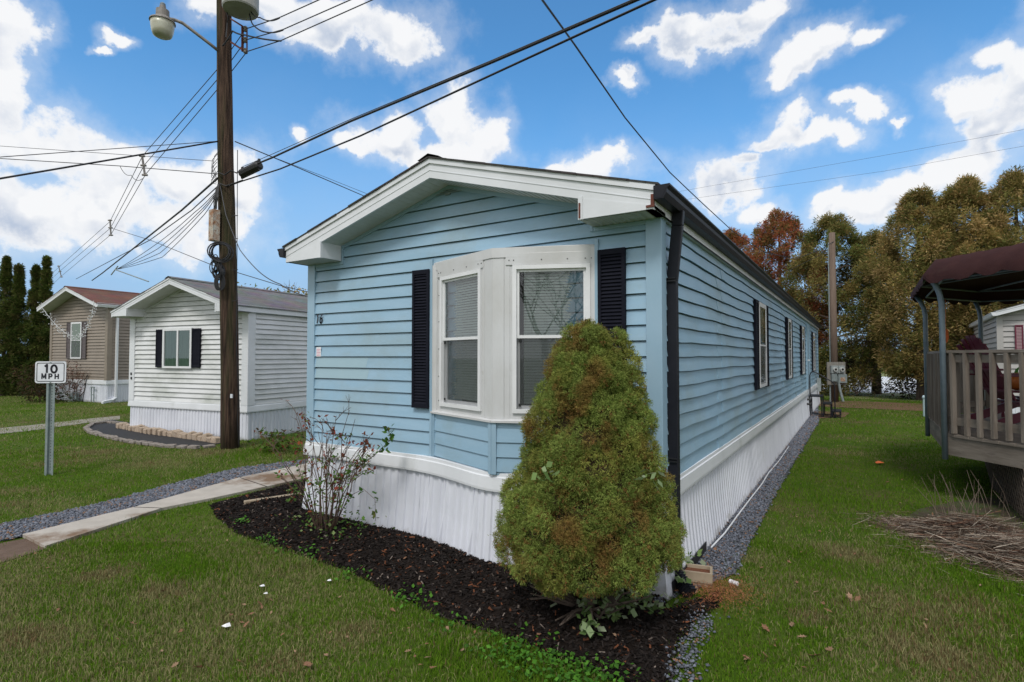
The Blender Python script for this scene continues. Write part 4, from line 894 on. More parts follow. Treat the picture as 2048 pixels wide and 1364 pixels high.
# trees ---------------------------------------------------------------------
def sprays(lumps, per, size, cols, droop=.35, elong=.42, solid=.72, lumpcol=None, zsc=.8):
    k = len(lumps); c = np.repeat(lumps[:,:3], per, 0); r = np.repeat(lumps[:,3], per)[:,None]; n = k*per
    d = sphere_pts(n); P = c+d*r*(solid+(1-solid)*2*rng.random((n,1))*.75)*np.array([1,1,zsc])
    ax = d*np.array([1,1,.5])+np.array([0,0,-droop])+rng.normal(0,.35,(n,3)); ax /= np.linalg.norm(ax,axis=1)[:,None]
    s = np.cross(ax, rng.normal(size=(n,3))); s /= np.linalg.norm(s,axis=1)[:,None]
    ln = (size*(.5+rng.random(n)))[:,None]; V = np.stack([P, P+ax*ln*.5+s*ln*elong*.5, P+ax*ln, P+ax*ln*.5-s*ln*elong*.5], 1)
    cols = np.asarray(cols); lc = rng.integers(0,len(cols),k); ci = np.where(rng.random(n) < .55, np.repeat(lc,per), rng.integers(0,len(cols),n))
    cc_ = cols[ci]*np.repeat(.76+.44*rng.random(k),per)[:,None]*(.8+.4*rng.random((n,1)))
    if lumpcol is not None: cc_ = lumpcol(P, cc_)
    return V.reshape(-1,3), np.arange(n)[:,None]*4+np.array([[0,1,2,3]]), np.repeat(cc_,4,0)
def branchy(b, p, d, L, r, depth, spread=.6, n=5, up=.15):
    pts = [p]; q = p.copy(); dd = d.copy()
    for i in range(3):
        dd = (dd+Vector((random.gauss(0,.13),random.gauss(0,.13),random.gauss(0,.10)+up*.3))).normalized(); q = q+dd*L/3; pts.append(q.copy())
    b.tube(pts, [r*(1-.16*i) for i in range(4)], n, cap=False)
    if depth <= 0: return
    for k in range(random.choice((2,3,3))):
        t = random.uniform(.45,1); s = pts[1].lerp(pts[3], t); a = Vector((random.gauss(0,1),random.gauss(0,1),random.gauss(0,.6))).normalized(); nd = (dd+a*spread+Vector((0,0,up))).normalized()
        branchy(b, s, nd, L*random.uniform(.6,.82), r*.58, depth-1, spread, max(4,n-1), up)
def cedar(name, label, base, Ht, Rm, z0, cols, per=400, nl=110, group=None, size=.16, cat='tree', profile=None, lumpcol=None, trunk_r=.2, lean=(0,0), lr=(.20,.55), fork=False):
    T = empty(name, base, random.uniform(0,6), label, cat, group)
    prf = profile or (lambda t: (min(1,t/.12+.55))*(1-t)**.55*1.05 if t < .999 else 0)
    L_ = []
    for k in range(nl):
        t = random.random()**1.05; z = z0+(Ht-z0)*t; r = Rm*prf(t); a = random.uniform(0,6.28); q = random.uniform(*lr)*(1-.45*t); rr = max(0, r-q*.6)*random.uniform(.72,1.06)
        L_.append((rr*math.cos(a)+lean[0]*t, rr*math.sin(a)+lean[1]*t, min(z, Ht-q*.6), q))
    V, F, c = sprays(np.array(L_), per, size, cols, lumpcol=lumpcol, elong=.24, solid=.40, droop=-.1, zsc=1.35); tri_obj('crown', V, F, M['leaf'], T, col=c)
    b = MB(); b.tube([(0,0,-.1),(.03,.02,z0*.6),(lean[0]*.5,lean[1]*.5,(z0+Ht)*.5),(lean[0],lean[1],Ht*.93)], [trunk_r*1.15,trunk_r,trunk_r*.6,.03], 9)
    for k in range(26):
        z = random.uniform(z0*.7+.3, Ht*.8); a = random.uniform(0,6.28); r = Rm*.7*(1-z/Ht*.6); b.tube([(0,0,z),(r*.5*math.cos(a),r*.5*math.sin(a),z+.25),(r*math.cos(a),r*math.sin(a),z+.2)],[.05,.03,.012],5)
    b.build('trunk', M['bark'], T); return T
brn = [(0.321,0.250,0.083),(0.255,0.223,0.070),(0.402,0.276,0.102),(0.202,0.197,0.057),(0.482,0.340,0.153),(0.161,0.171,0.051)]
grn = [(0.118,0.148,0.040),(0.149,0.178,0.046),(0.096,0.118,0.032),(0.213,0.189,0.063),(0.277,0.201,0.069)]
redc = [(0.221,0.156,0.052),(0.156,0.143,0.046),(0.364,0.117,0.058),(0.429,0.143,0.065),(0.260,0.156,0.065)]
def pxr(px, Z, hw): return hw/FPX*Z
def treeat(px, ytop, hw, Z, z0, cols, label, **k):
    p = at(px, 714, Z); base = (p.x, p.y, 0); top = at(px, ytop, Z).z; return cedar('cedar_tree', label, base, top, pxr(px,Z,hw), z0, cols, **k)
flat_top = lambda t: min(1, .62+t*.9) if t < .42 else max(0, 1-((t-.42)/.62)**2.1)
treeat(1470, 462, 70, 33, .5, redc, 'rust-tinged evergreen just above the far end of the blue roof gutter', nl=130, profile=flat_top, size=.125)
treeat(1562, 428, 100, 30, .4, redc, 'tall evergreen laced with red vine leaves behind the blue home', nl=270, profile=flat_top, size=.14, lumpcol=lambda P, c: np.where(((vnoise(P[:,0]*1.3+30,P[:,2]*1.3,8) > .56)&(P[:,2]>4.5))[:,None]&(rng.random((len(P),1))<.6), np.array([[.25,.065,.03]])*(.6+.8*rng.random((len(P),1))), c))
treeat(1668, 438, 108, 27, .35, grn+brn[:2], 'dark evergreen standing right behind the meter pole', nl=240, profile=flat_top, size=.13)
treeat(1752, 470, 66, 27.5, 2.9, grn+brn[:3], 'narrow evergreen on a bare leaning trunk in the gap left of the white pipe', nl=100, profile=flat_top, size=.125, trunk_r=.2)
treeat(1842, 388, 96, 23.5, 1.2, brn, 'olive-brown cedar with a rounded top left of the canopy', nl=280, profile=flat_top, size=.125)
treeat(1935, 365, 90, 22.5, 1.2, brn, 'tallest olive-brown cedar rising straight above the maroon canopy', nl=270, profile=flat_top, size=.125)
treeat(2040, 352, 100, 22, 1.2, brn, 'olive-brown cedar cut by the right edge of the photo', nl=270, profile=flat_top, size=.125)
p = at(1765, 714, 25.5)
# arborvitae on the left
tj = [(.075,.115,.024),(.11,.15,.032),(.055,.09,.02),(.13,.15,.04),(.15,.13,.05)]
apr = lambda t: .92 if t < .25 else max(0, 1-((t-.25)/.76)**1.35)*.95
names = ['tall thin arborvitae at the left edge, short gap from the next', 'shortest arborvitae, second from the left edge', 'third arborvitae from the left edge, pointed top', 'tallest arborvitae, right-hand end of the row beside the tan home']
for i, (px, yt) in enumerate(((6,513),(33,529),(63,525),(90,510))):
    p = at(px, 714, 26+i*.2); cedar('arborvitae', names[i], (p.x,p.y,0), at(px,yt,26).z, (.50,.42,.47,.40)[i], .15, tj, lean=((.05,0),(-.08,.05),(.1,0),(-.05,0))[i], per=300, nl=150, group='arborvitae row at the left', size=.11, cat='evergreen', profile=apr, lr=(.10,.22), trunk_r=.1)
for px in (-26,-60,-95): p = at(px, 714, 26); cedar('arborvitae', 'arborvitae beyond the left edge of the photo', (p.x,p.y,0), 6.3, .52, .15, tj, per=90, nl=90, group='arborvitae row at the left', size=.14, cat='evergreen', profile=apr, lr=(.10,.22), trunk_r=.1)
# shrub by the tan home and low evergreen mass left of it
p = gr(150, 803); T = empty('bare_shrub', p, 0, 'reddish half-bare shrub at the corner of the tan home', 'shrub'); b = MB()
for k in range(16): a = random.uniform(0,6.28); branchy(b, Vector((.1*math.cos(a),.1*math.sin(a),0)), Vector((math.cos(a)*.5,math.sin(a)*.5,1)).normalized(), .75, .014, 2, .5, 4)
b.build('branches', M['twig'], T)
lm = np.array([(random.gauss(0,.42),random.gauss(0,.3),random.uniform(.35,1.55),random.uniform(.15,.3)) for _ in range(26)]); V, F, c = sprays(lm, 42, .07, [(.16,.05,.035),(.10,.045,.03),(.06,.06,.02),(.3,.2,.16)]); tri_obj('leaves', V, F, M['leaf'], T, col=c)
p = gr(92, 803); T = empty('evergreen_shrub', p, 0, 'dark low shrub at the foot of the arborvitae row', 'shrub'); lm = np.array([(random.gauss(0,.6),random.gauss(0,.35),random.uniform(.2,1.35),random.uniform(.25,.4)) for _ in range(30)]); V, F, c = sprays(lm, 90, .1, [(.05,.035,.018),(.035,.045,.015),(.08,.045,.025)]); tri_obj('foliage', V, F, M['leaf'], T, col=c)
# tree far behind the white home
p = at(585, 714, 48); p.z = 0; T = empty('bare_tree', p, 0, 'bare branched tree showing above the grey roof of the white home', 'tree'); b = MB(); b.tube([(0,0,0),(0,0,3)],[.2,.15],7)
for k in range(9): a = k*.7; branchy(b, Vector((0,0,2.5+.2*k)), Vector((math.cos(a)*.6,math.sin(a)*.6,1)).normalized(), 2.0, .055, 3, .6, 4)
b.build('trunk', M['bark'], T)
p = at(572, 714, 46); p.z = 0; T = empty('round_bush', p, 0, 'brown-green bush top peeking over the grey roof left of the blue home', 'bush'); lm = np.array([(random.gauss(0,1.5),random.gauss(0,1),random.uniform(1,7.2),random.uniform(.6,1.1)) for _ in range(60)]); V, F, c = sprays(lm, 60, .3, grn+brn); tri_obj('foliage', V, F, M['leaf'], T, col=c)
# woods far away beyond the pale yard
lm = np.array([(x+random.gauss(0,1), 95+random.gauss(0,3)+x*-.1, random.uniform(.3,5.5), random.uniform(1,2.2)) for x in np.arange(-60,110,.8)]); V, F, c = sprays(lm, 60, .7, [(.16,.135,.125),(.12,.10,.095),(.10,.095,.07),(.2,.18,.17)])
tag(tri_obj('distant_woods', V, F, M['leaf'], col=c), 'greyish-brown woods far beyond the pale yard', 'woods', kind='stuff')
# low brush under the cedars
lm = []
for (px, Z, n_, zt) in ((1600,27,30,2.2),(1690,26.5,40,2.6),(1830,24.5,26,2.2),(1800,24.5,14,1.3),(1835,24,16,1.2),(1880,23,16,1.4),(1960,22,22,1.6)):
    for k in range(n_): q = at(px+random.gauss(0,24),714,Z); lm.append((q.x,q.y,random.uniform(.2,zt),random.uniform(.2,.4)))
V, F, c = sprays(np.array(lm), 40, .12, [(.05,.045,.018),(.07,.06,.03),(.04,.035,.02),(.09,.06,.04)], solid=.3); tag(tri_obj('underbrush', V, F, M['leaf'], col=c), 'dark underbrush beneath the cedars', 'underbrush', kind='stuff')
b = MB(); q = at(1712, 714, 25.6); q.z = 0
T = empty('bare_sapling', q, 0, 'leafless sapling with thin pale branches right of the meter boxes', 'sapling')
for k in range(5): branchy(b, Vector((0,0,.1)), Vector((random.gauss(.2,.4),random.gauss(0,.3),1)).normalized(), 1.3, .022, 3, .55, 4)
b.build('branches', M['bark'], T)
# bare trees behind the camera, mirrored in the window glass
for i, (x, y, h) in enumerate(((2.4,-11.5,3.4),(-2.0,-15,3.2),(5.5,-16,3.6))):
    T = empty('bare_tree', (x,y,0), 0, ('leafless tree across the road, behind the camera', 'leafless tree on the left across the road, behind the camera', 'leafless tree on the right across the road, behind the camera')[i], 'tree'); b = MB(); b.tube([(0,0,-.1),(.1,0,1.2),(.05,.1,2.6)],[.2,.16,.13],8)
    for k in range(6): a = k*1.1; branchy(b, Vector((.06,.05,1.7+.2*k)), Vector((math.cos(a)*.8,math.sin(a)*.8,1)).normalized(), 2.1, .045, 4, .65, 4, .05)
    b.build('trunk', M['bark'], T)
# rose bush with vine
rb = empty('rose_bush', (-4.63, 3.78, .05), 0, 'scraggly nearly leafless rose bush at the left corner of the blue home', 'bush'); b = MB(); tips = []
for k in range(26):
    a = random.uniform(0,6.28); out = random.uniform(.12,.62); h = random.uniform(.7,1.28)*(1 if out < .4 else .85)
    wx, wy = math.cos(a)*out, math.sin(a)*out*.7; 
    if wy > .30: wy = .30
    p0 = Vector((.10*math.cos(a),.06*math.sin(a),0)); p1 = p0+Vector((wx*.35,wy*.35,h*.45)); p2 = p0+Vector((wx*.75+random.gauss(0,.04),wy*.75,h*.8)); p3 = p0+Vector((wx*1.15,wy,h))
    p1 += Vector((random.gauss(0,.05),random.gauss(0,.03),0)); b.tube([p0,p1,p2,p3],[.0065,.005,.0035,.002],5); tips += [p1,p2,p3]
    for j in range(4):
        s = p1.lerp(p3, random.random()); d = Vector((random.gauss(wx,.5),random.gauss(wy*.5,.3),random.uniform(.2,.9))).normalized()*random.uniform(.10,.26); m_ = s+d*.5+Vector((0,0,.02)); b.tube([s,m_,s+d],[.004,.003,.0018],4); tips += [s+d]
        for jj in range(2): e = s+d; d2 = (d.normalized()+Vector((random.gauss(0,.6),random.gauss(0,.4),random.gauss(0,.4)))).normalized()*.08; b.tube([m_,m_+d2],[.0022,.0014],3)
b.build('canes', M['twig'], rb)
def pick(n_): return [tuple(random.choice(tips)) for _ in range(n_)]
V, F, c = leaves_at(pick(110), .038, [(.25,.07,.03),(.20,.045,.03),(.14,.05,.03)], 1.0, 3, .022); tri_obj('dead_leaves', V, F, M['leaf'], rb, col=c)
gl_ = [t for t in tips if t.z < .75 or random.random() < .15]
V, F, c = leaves_at([tuple(random.choice(gl_)) for _ in range(260)]+[(random.gauss(.1,.25),random.gauss(0,.15),abs(random.gauss(.1,.12))) for _ in range(150)], .036, [(.09,.19,.03),(.12,.22,.05),(.06,.13,.025),(.20,.27,.10)], .8, 2, .03); tri_obj('green_leaves', V, F, M['leaf'], rb, col=c)
b = MB(); vp = [Vector((.15,.0,.55)),Vector((.42,.1,.72)),Vector((.62,.12,.86)),Vector((.78,.14,1.0)),Vector((.74,.12,1.12))]; b.tube(vp,[.005,.004,.004,.003,.002],5); vp2 = [Vector((.2,0,.35)),Vector((.5,.05,.5)),Vector((.66,.05,.42)),Vector((.68,.04,.22))]; b.tube(vp2,.003,4)
vn = b.build('vine', M['twig'], rb); lp = [tuple(vp[i].lerp(vp[i+1], random.random())) for i in (0,1,1,2,2,2,3,3,3) for _ in range(7)]+[tuple(vp2[i].lerp(vp2[i+1], random.random())) for i in (0,1,2,2) for _ in range(5)]
V, F, c = leaves_at(lp, .050, [(.05,.13,.02),(.08,.17,.03),(.10,.12,.03)], .9, 1, .02); tri_obj('vine_leaves', V, F, M['leaf'], vn, col=c)
# small shrub against the white home
p = gr(555, 905); p.z = 0; T = empty('leafy_shrub', p, 0, 'small green leafy shrub against the skirting of the white home', 'shrub'); V, F, c = leaves_at([(random.gauss(0,.28),random.gauss(0,.15),random.uniform(.03,.42)) for _ in range(150)], .075, [(.06,.12,.02),(.09,.15,.03),(.12,.07,.03)], .8, 2, .03); tri_obj('leaves', V, F, M['leaf'], T, col=c)
# variegated creeper round the foot of the spruce
pts = []
for (px, py, k, s) in ((1120,1215,26,.09),(1200,1235,30,.09),(1222,1260,20,.05),(1260,1225,30,.08),(1330,1165,34,.07),(1290,1195,26,.07),(1215,1205,26,.08),(1345,1185,18,.05),(1300,1245,12,.06),(1180,1298,10,.03),(1370,1150,10,.05)):
    q = gr(px, py); pts += [(q.x+random.gauss(0,s),q.y+random.gauss(0,s),.10+abs(random.gauss(.02,.05))) for _ in range(k)]
for (px, py, Z) in ((1090,945,3.35),(1300,948,3.5)): q = at(px,py,Z); pts += [(q.x+random.gauss(0,.02),q.y+random.gauss(0,.02),q.z+random.gauss(0,.03)) for _ in range(4)]
V, F, c = leaves_at(pts, .056, [(.16,.24,.08),(.24,.32,.16),(.10,.17,.05),(.33,.39,.25)], .7, 3, .03); tag(tri_obj('creeping_groundcover', V, F, M['leaf'], col=c), 'variegated creeper around the foot of the dwarf spruce', 'groundcover', kind='stuff')

# ---------------------------------------------------------------- utility pole
pb = at(460, 897, 11.2); pb.z = 0; Zp = 11.2
U = empty('utility_pole', pb, 0, 'thick dark wooden utility pole with lamp, transformer and rusty box', 'utility pole')
def loc(px, py, Z): return at(px, py, Z)-pb
b = MB(); pts = []; rs = []
for k in range(15):
    t = k/14; y = 900-t*990; x = 460.5-13.5*min(1,t*1.02)+1.5*math.sin(t*7); pts.append(loc(x, y, Zp)); rs.append(.180-.045*t+.004*math.sin(k*2.1))
pts[0].z = -.3; b.tube(pts, rs, 18); b.build('pole', M['pole'], U, smooth=True)
# lamp arm and head
arm = empty('lamp_arm_mount', (0,0,0)); bpy.data.objects.remove(arm)
b = MB(); b.tube([loc(436,101,11.1),loc(420,88,11.0),loc(377,55,10.9),loc(365,46,10.85),loc(350,40,10.8)], .032, 8); b.box(*[0]*6) if 0 else None
la = b.build('lamp_arm', M['lampgrey'], U, smooth=True)
hc = loc(325, 44, 10.7)
b = MB(); b.lathe([(.02,.32),(.055,.32),(.06,.25),(.06,.24),(.115,.235),(.12,.10),(.15,.06),(.225,.015),(.23,-.01),(.205,-.01)], hc, 22)
b.tube([hc+Vector((0,0,.05)), loc(350,40,10.8)], [.07,.035], 8); b.build('lamp_housing', M['lampgrey'], la, smooth=False)
b = MB(); b.lathe([(.212,-.01),(.205,-.10),(.19,-.20),(.165,-.275),(.12,-.30),(.0,-.305)], hc, 22); b.build('lamp_lens', M['lens'], la, smooth=True)
b = MB(); b.lathe([(.05,.32),(.05,.365),(.03,.385),(0,.39)], hc, 12); b.build('photocell', M['steelblue'], la)
# transformer
tcn = loc(471, 714, 10.75); tz = loc(471, 22, 10.75).z; b = MB(); b.lathe([(.0,tz-.02),(.20,tz-.02),(.32,tz+.0),(.335,tz+.03),(.335,tz+1.0),(.30,tz+1.04),(0,tz+1.06)], (tcn.x,tcn.y,0), 28); tr_ = b.build('transformer', M['trans'], U, smooth=False)
b = MB(); b.tube([(tcn.x-.2,tcn.y-.18,tz+.5),(tcn.x-.28,tcn.y-.2,tz+.3),(tcn.x-.26,tcn.y-.1,tz-.1),loc(455,45,10.95),loc(452,75,10.95)], .012, 6); b.build('transformer_lead', M['rubber'], tr_)
# rack with insulators
b = MB(); b.beam(loc(485,52,11.0),loc(485,103,11.0),.04,.03); b.beam(loc(462,38,11.1),loc(486,53,11.0),.03,.03); b.beam(loc(462,84,11.1),loc(494,106,11.0),.035,.035); b.beam(loc(494,58,11.0),loc(494,106,11.0),.02,.02)
rk = b.build('conductor_rack', M['rustpure'], U)
for y in (58,80,102):
    b = MB(); q = loc(491,y,11.0); b.lathe([(.03,-.05),(.045,-.03),(.03,0),(.045,.03),(.03,.05)], q, 10); b.build('insulator', M['lampgrey'], rk)
# rusty box, cable coils
b = MB(); q0, q1 = loc(421,419,10.98), loc(436,481,10.98)
cx_ = (q0+q1)/2; cx_.z = 0; b.box(cx_.x-.085,cx_.x+.085,cx_.y-.07,cx_.y+.07,loc(430,482,10.98).z,loc(430,420,10.98).z); b.box(cx_.x-.005,cx_.x+.09,cx_.y-.078,cx_.y-.068,loc(430,480,10.98).z,loc(430,422,10.98).z); b.build('rusty_box', M['rust'], U, bevel=.004)
b = MB()
def ring(cx, cy, Z, r, th=0.0, tilt=0, ry=1.0, n=18, rr=.012, bb=None):
    c0 = loc(cx, cy, Z); pts = [c0+cR*(r*math.cos(2*math.pi*k/n))+Vector((0,0,r*ry*math.sin(2*math.pi*k/n)))+cF*(-.05+tilt*math.cos(2*math.pi*k/n)) for k in range(n+1)]; (bb or b).tube(pts, rr, 6, cap=False)
for k in range(5): ring(444+random.uniform(-2,2),506+random.uniform(-2,2),10.93,.165+.008*k,0,.03*k,1.0,rr=.013)
for k in range(9): ring(436+random.uniform(-5,5),538+random.uniform(-14,14),10.95,random.uniform(.05,.10),0,random.uniform(-.05,.05),random.uniform(1.4,2.6),rr=.009)
for k in range(4): ring(439+k*2,565,10.95,.06,0,.02,2.6,rr=.013)
b.build('cable_coil', M['rubber'], U)
b = MB(); 
for k in range(5): b.lathe([(.05,-.06),(.06,0),(.05,.06)], loc(438+3*k-6,520+6*k,10.93), 8)
for k in range(10):
    x0 = 436+random.uniform(-4,4); b.tube([loc(x0,372+random.uniform(-10,20),11),loc(x0-random.uniform(0,8),395,10.95),loc(430+random.uniform(-3,4),418,10.97)],.008,5)
build_parts(b, 'cable_junction', M['rubber'], U)
b = MB()
for k in range(7):
    x0 = random.uniform(-4,4); b.tube([loc(436+x0,300+8*k,11.02),loc(426+x0,312+8*k,10.98),loc(424+x0*.5,330+6*k,10.97),loc(433,350+3*k,11.0)],.006,5)
b.tube([loc(437,345,11.0),loc(449,350,10.95),loc(462,341,10.95),loc(473,346,10.98),loc(482,340,10.98)],.014,6); b.tube([loc(437,366,11.0),loc(452,372,10.95),loc(470,366,10.98),loc(486,360,10.98)],.013,6)
build_parts(b, 'messenger_clamp', M['rubber'], U)
b = MB(); b.box(*[v for v in (loc(464,790,11.0).x-.03,loc(464,790,11.0).x+.03,loc(464,790,11.0).y-.02,loc(464,790,11.0).y+.0,loc(464,792,11.0).z-.04,loc(464,792,11.0).z+.04)]); b.build('pole_tag', M['signwhite'], U)
b = MB(); b.tube([loc(475,300,11.05),loc(474,500,11.05),loc(473,700,11.06),loc(477,790,11.1),loc(475,840,11.1),loc(478,890,11.1)],.008,5)
for y in (432,478,540,602): b.beam(loc(463,y,11.0),loc(476,y-1,11.05),.02,.012)
b.build('ground_wire', M['rubber'], U)

# wires: every run is its own thing --------------------------------------------
def wire(label, pts, r=.008, name='overhead_wire', mat='wire', cat='wire', sag=0, group=None, n=10, strands=1):
    P = [at(*p) for p in pts] if len(pts[0]) == 3 and not isinstance(pts[0], Vector) else [Vector(p) for p in pts]
    Q = []
    for i in range(len(P)-1):
        for k in range(n): t = k/n; q = P[i].lerp(P[i+1], t); q.z -= sag*4*t*(1-t); Q.append(q)
    Q.append(P[-1]); o_ = Q[0].copy(); b = MB()
    if strands == 1: b.tube([q-o_ for q in Q], r, 5)
    else:
        b.tube([q-o_ for q in Q], r, 5)
    o = b.build(name, M[mat], None, smooth=True); o.location = o_; return tag(o, label, cat, group)
for i, (a, c, lb) in enumerate((((491,58,11),(559,35,10.2),'top'),((491,80,11),(566,59,10.2),'middle'),((491,104,11),(562,81,10.2),'lowest'))):
    ends = ((637,0),(700,0),(744,0))[i]; dx = (ends[0]-c[0]); dyy = ends[1]-c[1]
    wire(f'{lb} of three power conductors rising to the upper right from the pole rack', [a, (c[0],c[1],10.2), (c[0]+dx*6,c[1]+dyy*6,6.5)], .010)
wire('black drip loop from the transformer to the highest right-hand conductor', [(497,15,10.8),(520,35,10.6),(559,36,10.2)], .012, cat='cable', sag=.06, mat='rubber')
wire('black drip loop from the transformer to the second right-hand conductor', [(499,28,10.8),(505,48,10.7),(530,64,10.5),(566,60,10.2)], .014, cat='cable', sag=.03, mat='rubber')
wire('thick black lead looping from the lamp bracket to the third right-hand conductor', [(445,92,10.95),(465,62,10.9),(490,70,10.7),(562,82,10.2)], .016, cat='cable', sag=.02, mat='rubber')
for i, (lb, a, m1, m2, m3) in enumerate((('highest',(437,136),(285,312),(220,443),(117,535)),('middle',(438,155),(288,331),(221,456),(119,543)),('lowest',(438,175),(291,349),(222,469),(123,552)))):
    s0 = ((490,60),(491,82),(492,106))[i]
    wire(f'{lb} of three conductors running down left to the distant pole', [(s0[0],s0[1],11.1),(a[0],a[1],11.8),(m1[0],m1[1],15.5),(m2[0],m2[1],22),(m3[0],m3[1],34),(m3[0]-45,m3[1]+42,60)], .009)
for i, (x0,y0,x1,y1,Z,lb) in enumerate(((284,310,290,352,15.45,'nearest'),(220,439,222,472,21.9,'middle'),(117,531,123,555,33.8,'farthest'))):
    b = MB(); p0 = at(x0,y0,Z); p1 = at(x1,y1,Z); b.beam(Vector((0,0,0)), p1-p0, .05, .03)
    for t in (.05,.5,.95): b.tube([(p1-p0)*t+Vector((-.05,-.05,0)),(p1-p0)*t+Vector((.05,.05,0))],.03,6)
    o = b.build('wire_spacer', M['lampgrey']); o.location = p0; tag(o, f'{lb} vertical wire spacer on the three left-hand conductors', 'wire spacer')
wire('upper thin wire leaving the pole to the left edge', [(439,282,11.1),(0,314,8.5),(-500,350,6)], .007)
wire('thick cable sloping from the pole down to the left edge', [(439,282,11.1),(300,306,10.2),(0,357,8.2),(-500,442,6)], .016, mat='rubber')
wire('thin line crossing the clouds on the far left, high', [(-400,262,14),(0,292,13),(426,322,11.2)], .006)
wire('thin line crossing the clouds on the far left, low', [(-400,290,13),(0,317,12),(240,332,11.6),(437,348,11.1)], .009)
wire('looped slack service wire left of the first spacer', [(240,332,15.4),(262,350,15.4),(285,357,15.4)], .008, sag=.1)
wire('two-strand line falling right from the pole behind the blue roof', [(470,283,11.2),(600,337,13),(735,395,16),(850,440,20)], .012)
wire('thinner line beside it falling right behind the blue roof', [(540,312,12),(640,350,14),(735,388,16),(850,432,20)], .006)
wire('thick black messenger cable from the splice case to the upper right', [(484,340,11),(545,315,10.2),(700,243,8.6),(985,124,6.6),(1272,0,5.2),(1700,-185,4)], .018, mat='rubber', cat='cable')
wire('second strand of the messenger cable just above the splice case', [(484,334,11),(545,308,10.2),(700,239,8.6),(985,120,6.6),(1268,-2,5.2),(1700,-187,4)], .006, cat='cable')
wire('lower black cable running from the pole to the upper right', [(440,378,11.1),(485,362,11),(560,338,10.2),(720,272,8.6),(1000,142,6.6),(1308,0,5.2),(1700,-180,4.2)], .014, mat='rubber', cat='cable')
b = MB(); p0, p1 = at(483,348,10.95), at(520,330,10.6); d = (p1-p0); b.tube([Vector((0,0,0)), d*.05, d*.95, d], [.05,.092,.092,.05], 10); b.tube([d*.5-d*.48+Vector((0,0,-.085)), d*.5+d*.48+Vector((0,0,-.085))], .025, 6)
for t in (.05,.95): b.box(*[v for v in (d.x*t-.02,d.x*t+.02,d.y*t-.02,d.y*t+.02,d.z*t+.05,d.z*t+.13)])
o = b.build('splice_case', M['rubber']); o.location = p0; tag(o, 'black cylindrical splice case hanging on the messenger cable right of the pole', 'splice case')
wire('heavy cable dropping from the pole to lower left over the tan roof', [(436,356,11.1),(364,420,13),(205,546,22),(184,561,26)], .022, mat='rubber')
wire('second cable dropping left over the tan roof, ending farther left', [(436,372,11.1),(384,420,12.5),(300,480,16),(152,558,27)], .012, mat='rubber')
for i, (x, y, lb) in enumerate(((394,420,'first'),(400,422,'second'),(404,424,'third'),(412,426,'fourth'))):
    wire(f'{lb} of the fanned service wires meeting at the thin mast above the tan roof', [(436,378+2*i,11.1),(x-4,y+4,12.2),(310+5*i,490+8*i,15),(232,539,19)], .008, mat='rubber', sag=.03)
wire('service wire from the middle spacer to the roof of the white home', [(222,456,22),(300,480,19),(422,529,14),(560,571,13.5),(617,584,14)], .010, cat='wire')
wire('grey service drop curving from the pole down to the left eave of the blue home', [(440,368,11.05),(452,430,10.6),(480,500,9.8),(520,545,9),(560,568,8.2),(612,592,7)], .008, sag=.02)
b = MB(); p0 = at(230,539,19); b.tube([Vector((0,0,0)), at(297,563,15.5)-p0], .018, 6); b.tube([at(222,550,19)-p0, at(236,532,19)-p0], .02, 5); o = b.build('service_mast', M['galv']); o.location = p0; tag(o, 'thin grey service mast leaning up from the white home roof', 'service mast')
wire('black twisted cable swooping over the blue roof to the meter pole', [(1050,-60,5),(1085,0,6),(1150,90,7.5),(1250,235,10.5),(1340,345,13.5),(1400,402,16),(1465,462,18.5),(1530,505,20.5),(1590,518,21.5),(1640,500,22),(1667,483,22.2)], .014, mat='rubber', n=5)
wire('upper distant line crossing the clouds at the right edge', [(1330,388,60),(1795,306,50),(2048,259,46),(2400,190,42)], .012)
wire('lower distant line crossing the clouds at the right edge', [(1330,405,60),(1770,342,50),(2048,292,46),(2400,230,42)], .012)
wire('pale service line from the meter pole sagging into the trees', [(1667,484,22.2),(1640,510,24),(1590,535,26),(1530,560,28)], .010)

# ---------------------------------------------------------------- meter pole
mp_ = at(1668, 714, 22.6); mp_.z = 0
U2 = empty('meter_pole', mp_, 0, 'brown wooden service pole with two electric meters behind the blue home', 'meter pole')
b = MB(); b.tube([(0,0,-.1),(0,0,3),(.0,.0,7.0)], [.14,.13,.115], 12); b.build('pole', M['poleb'], U2, smooth=True)
b = MB(); b.tube([(-.14,-.06,1.5),(-.14,-.06,4),(-.13,-.05,6.6)], .02, 6); b.tube([(-.15,-.2,1.0),(-.15,-.2,.0)], .03, 6); b.tube([(.12,-.2,1.05),(.2,-.22,.5),(.30,-.25,.05)], .05, 8); build_parts(b, 'conduit', M['galv'], U2)
def mbox(b, px0, px1, py0, py1, o0, o1):             # box on the board that faces the camera
    Zm = 22.6
    f = frame_fn((0,0,0), cR, -cF); s0, s1 = (px0-1668)/FPX*Zm, (px1-1668)/FPX*Zm; z1, z0 = H+(714-py0)/FPX*Zm, H+(714-py1)/FPX*Zm
    fbox(b, f, s0, s1, z0, z1, o0, o1); return f, (s0+s1)/2, (z0+z1)/2
b = MB(); mbox(b,1649,1685,724,769,.14,.19); b.build('backboard', M['board'], U2)
for (x0,x1) in ((1654,1667),(1668,1680)):
    b = MB(); f, s_, z_ = mbox(b,x0,x1,731,746,.19,.30); mb2 = b.build('meter_box', M['meter'], U2)
    g = MB(); g.tube([f(s_,z_,.30), f(s_,z_,.38)], .085, 14); g.build('meter_glass', M['glassy'], mb2); g = MB(); g.tube([f(s_,z_,.38), f(s_,z_,.385)], .05, 12); g.build('meter_dial', M['dark'], mb2)
b = MB(); f, s_, z_ = mbox(b,1655,1665,747,762,.19,.30); b.build('breaker_box', M['galv'], U2)
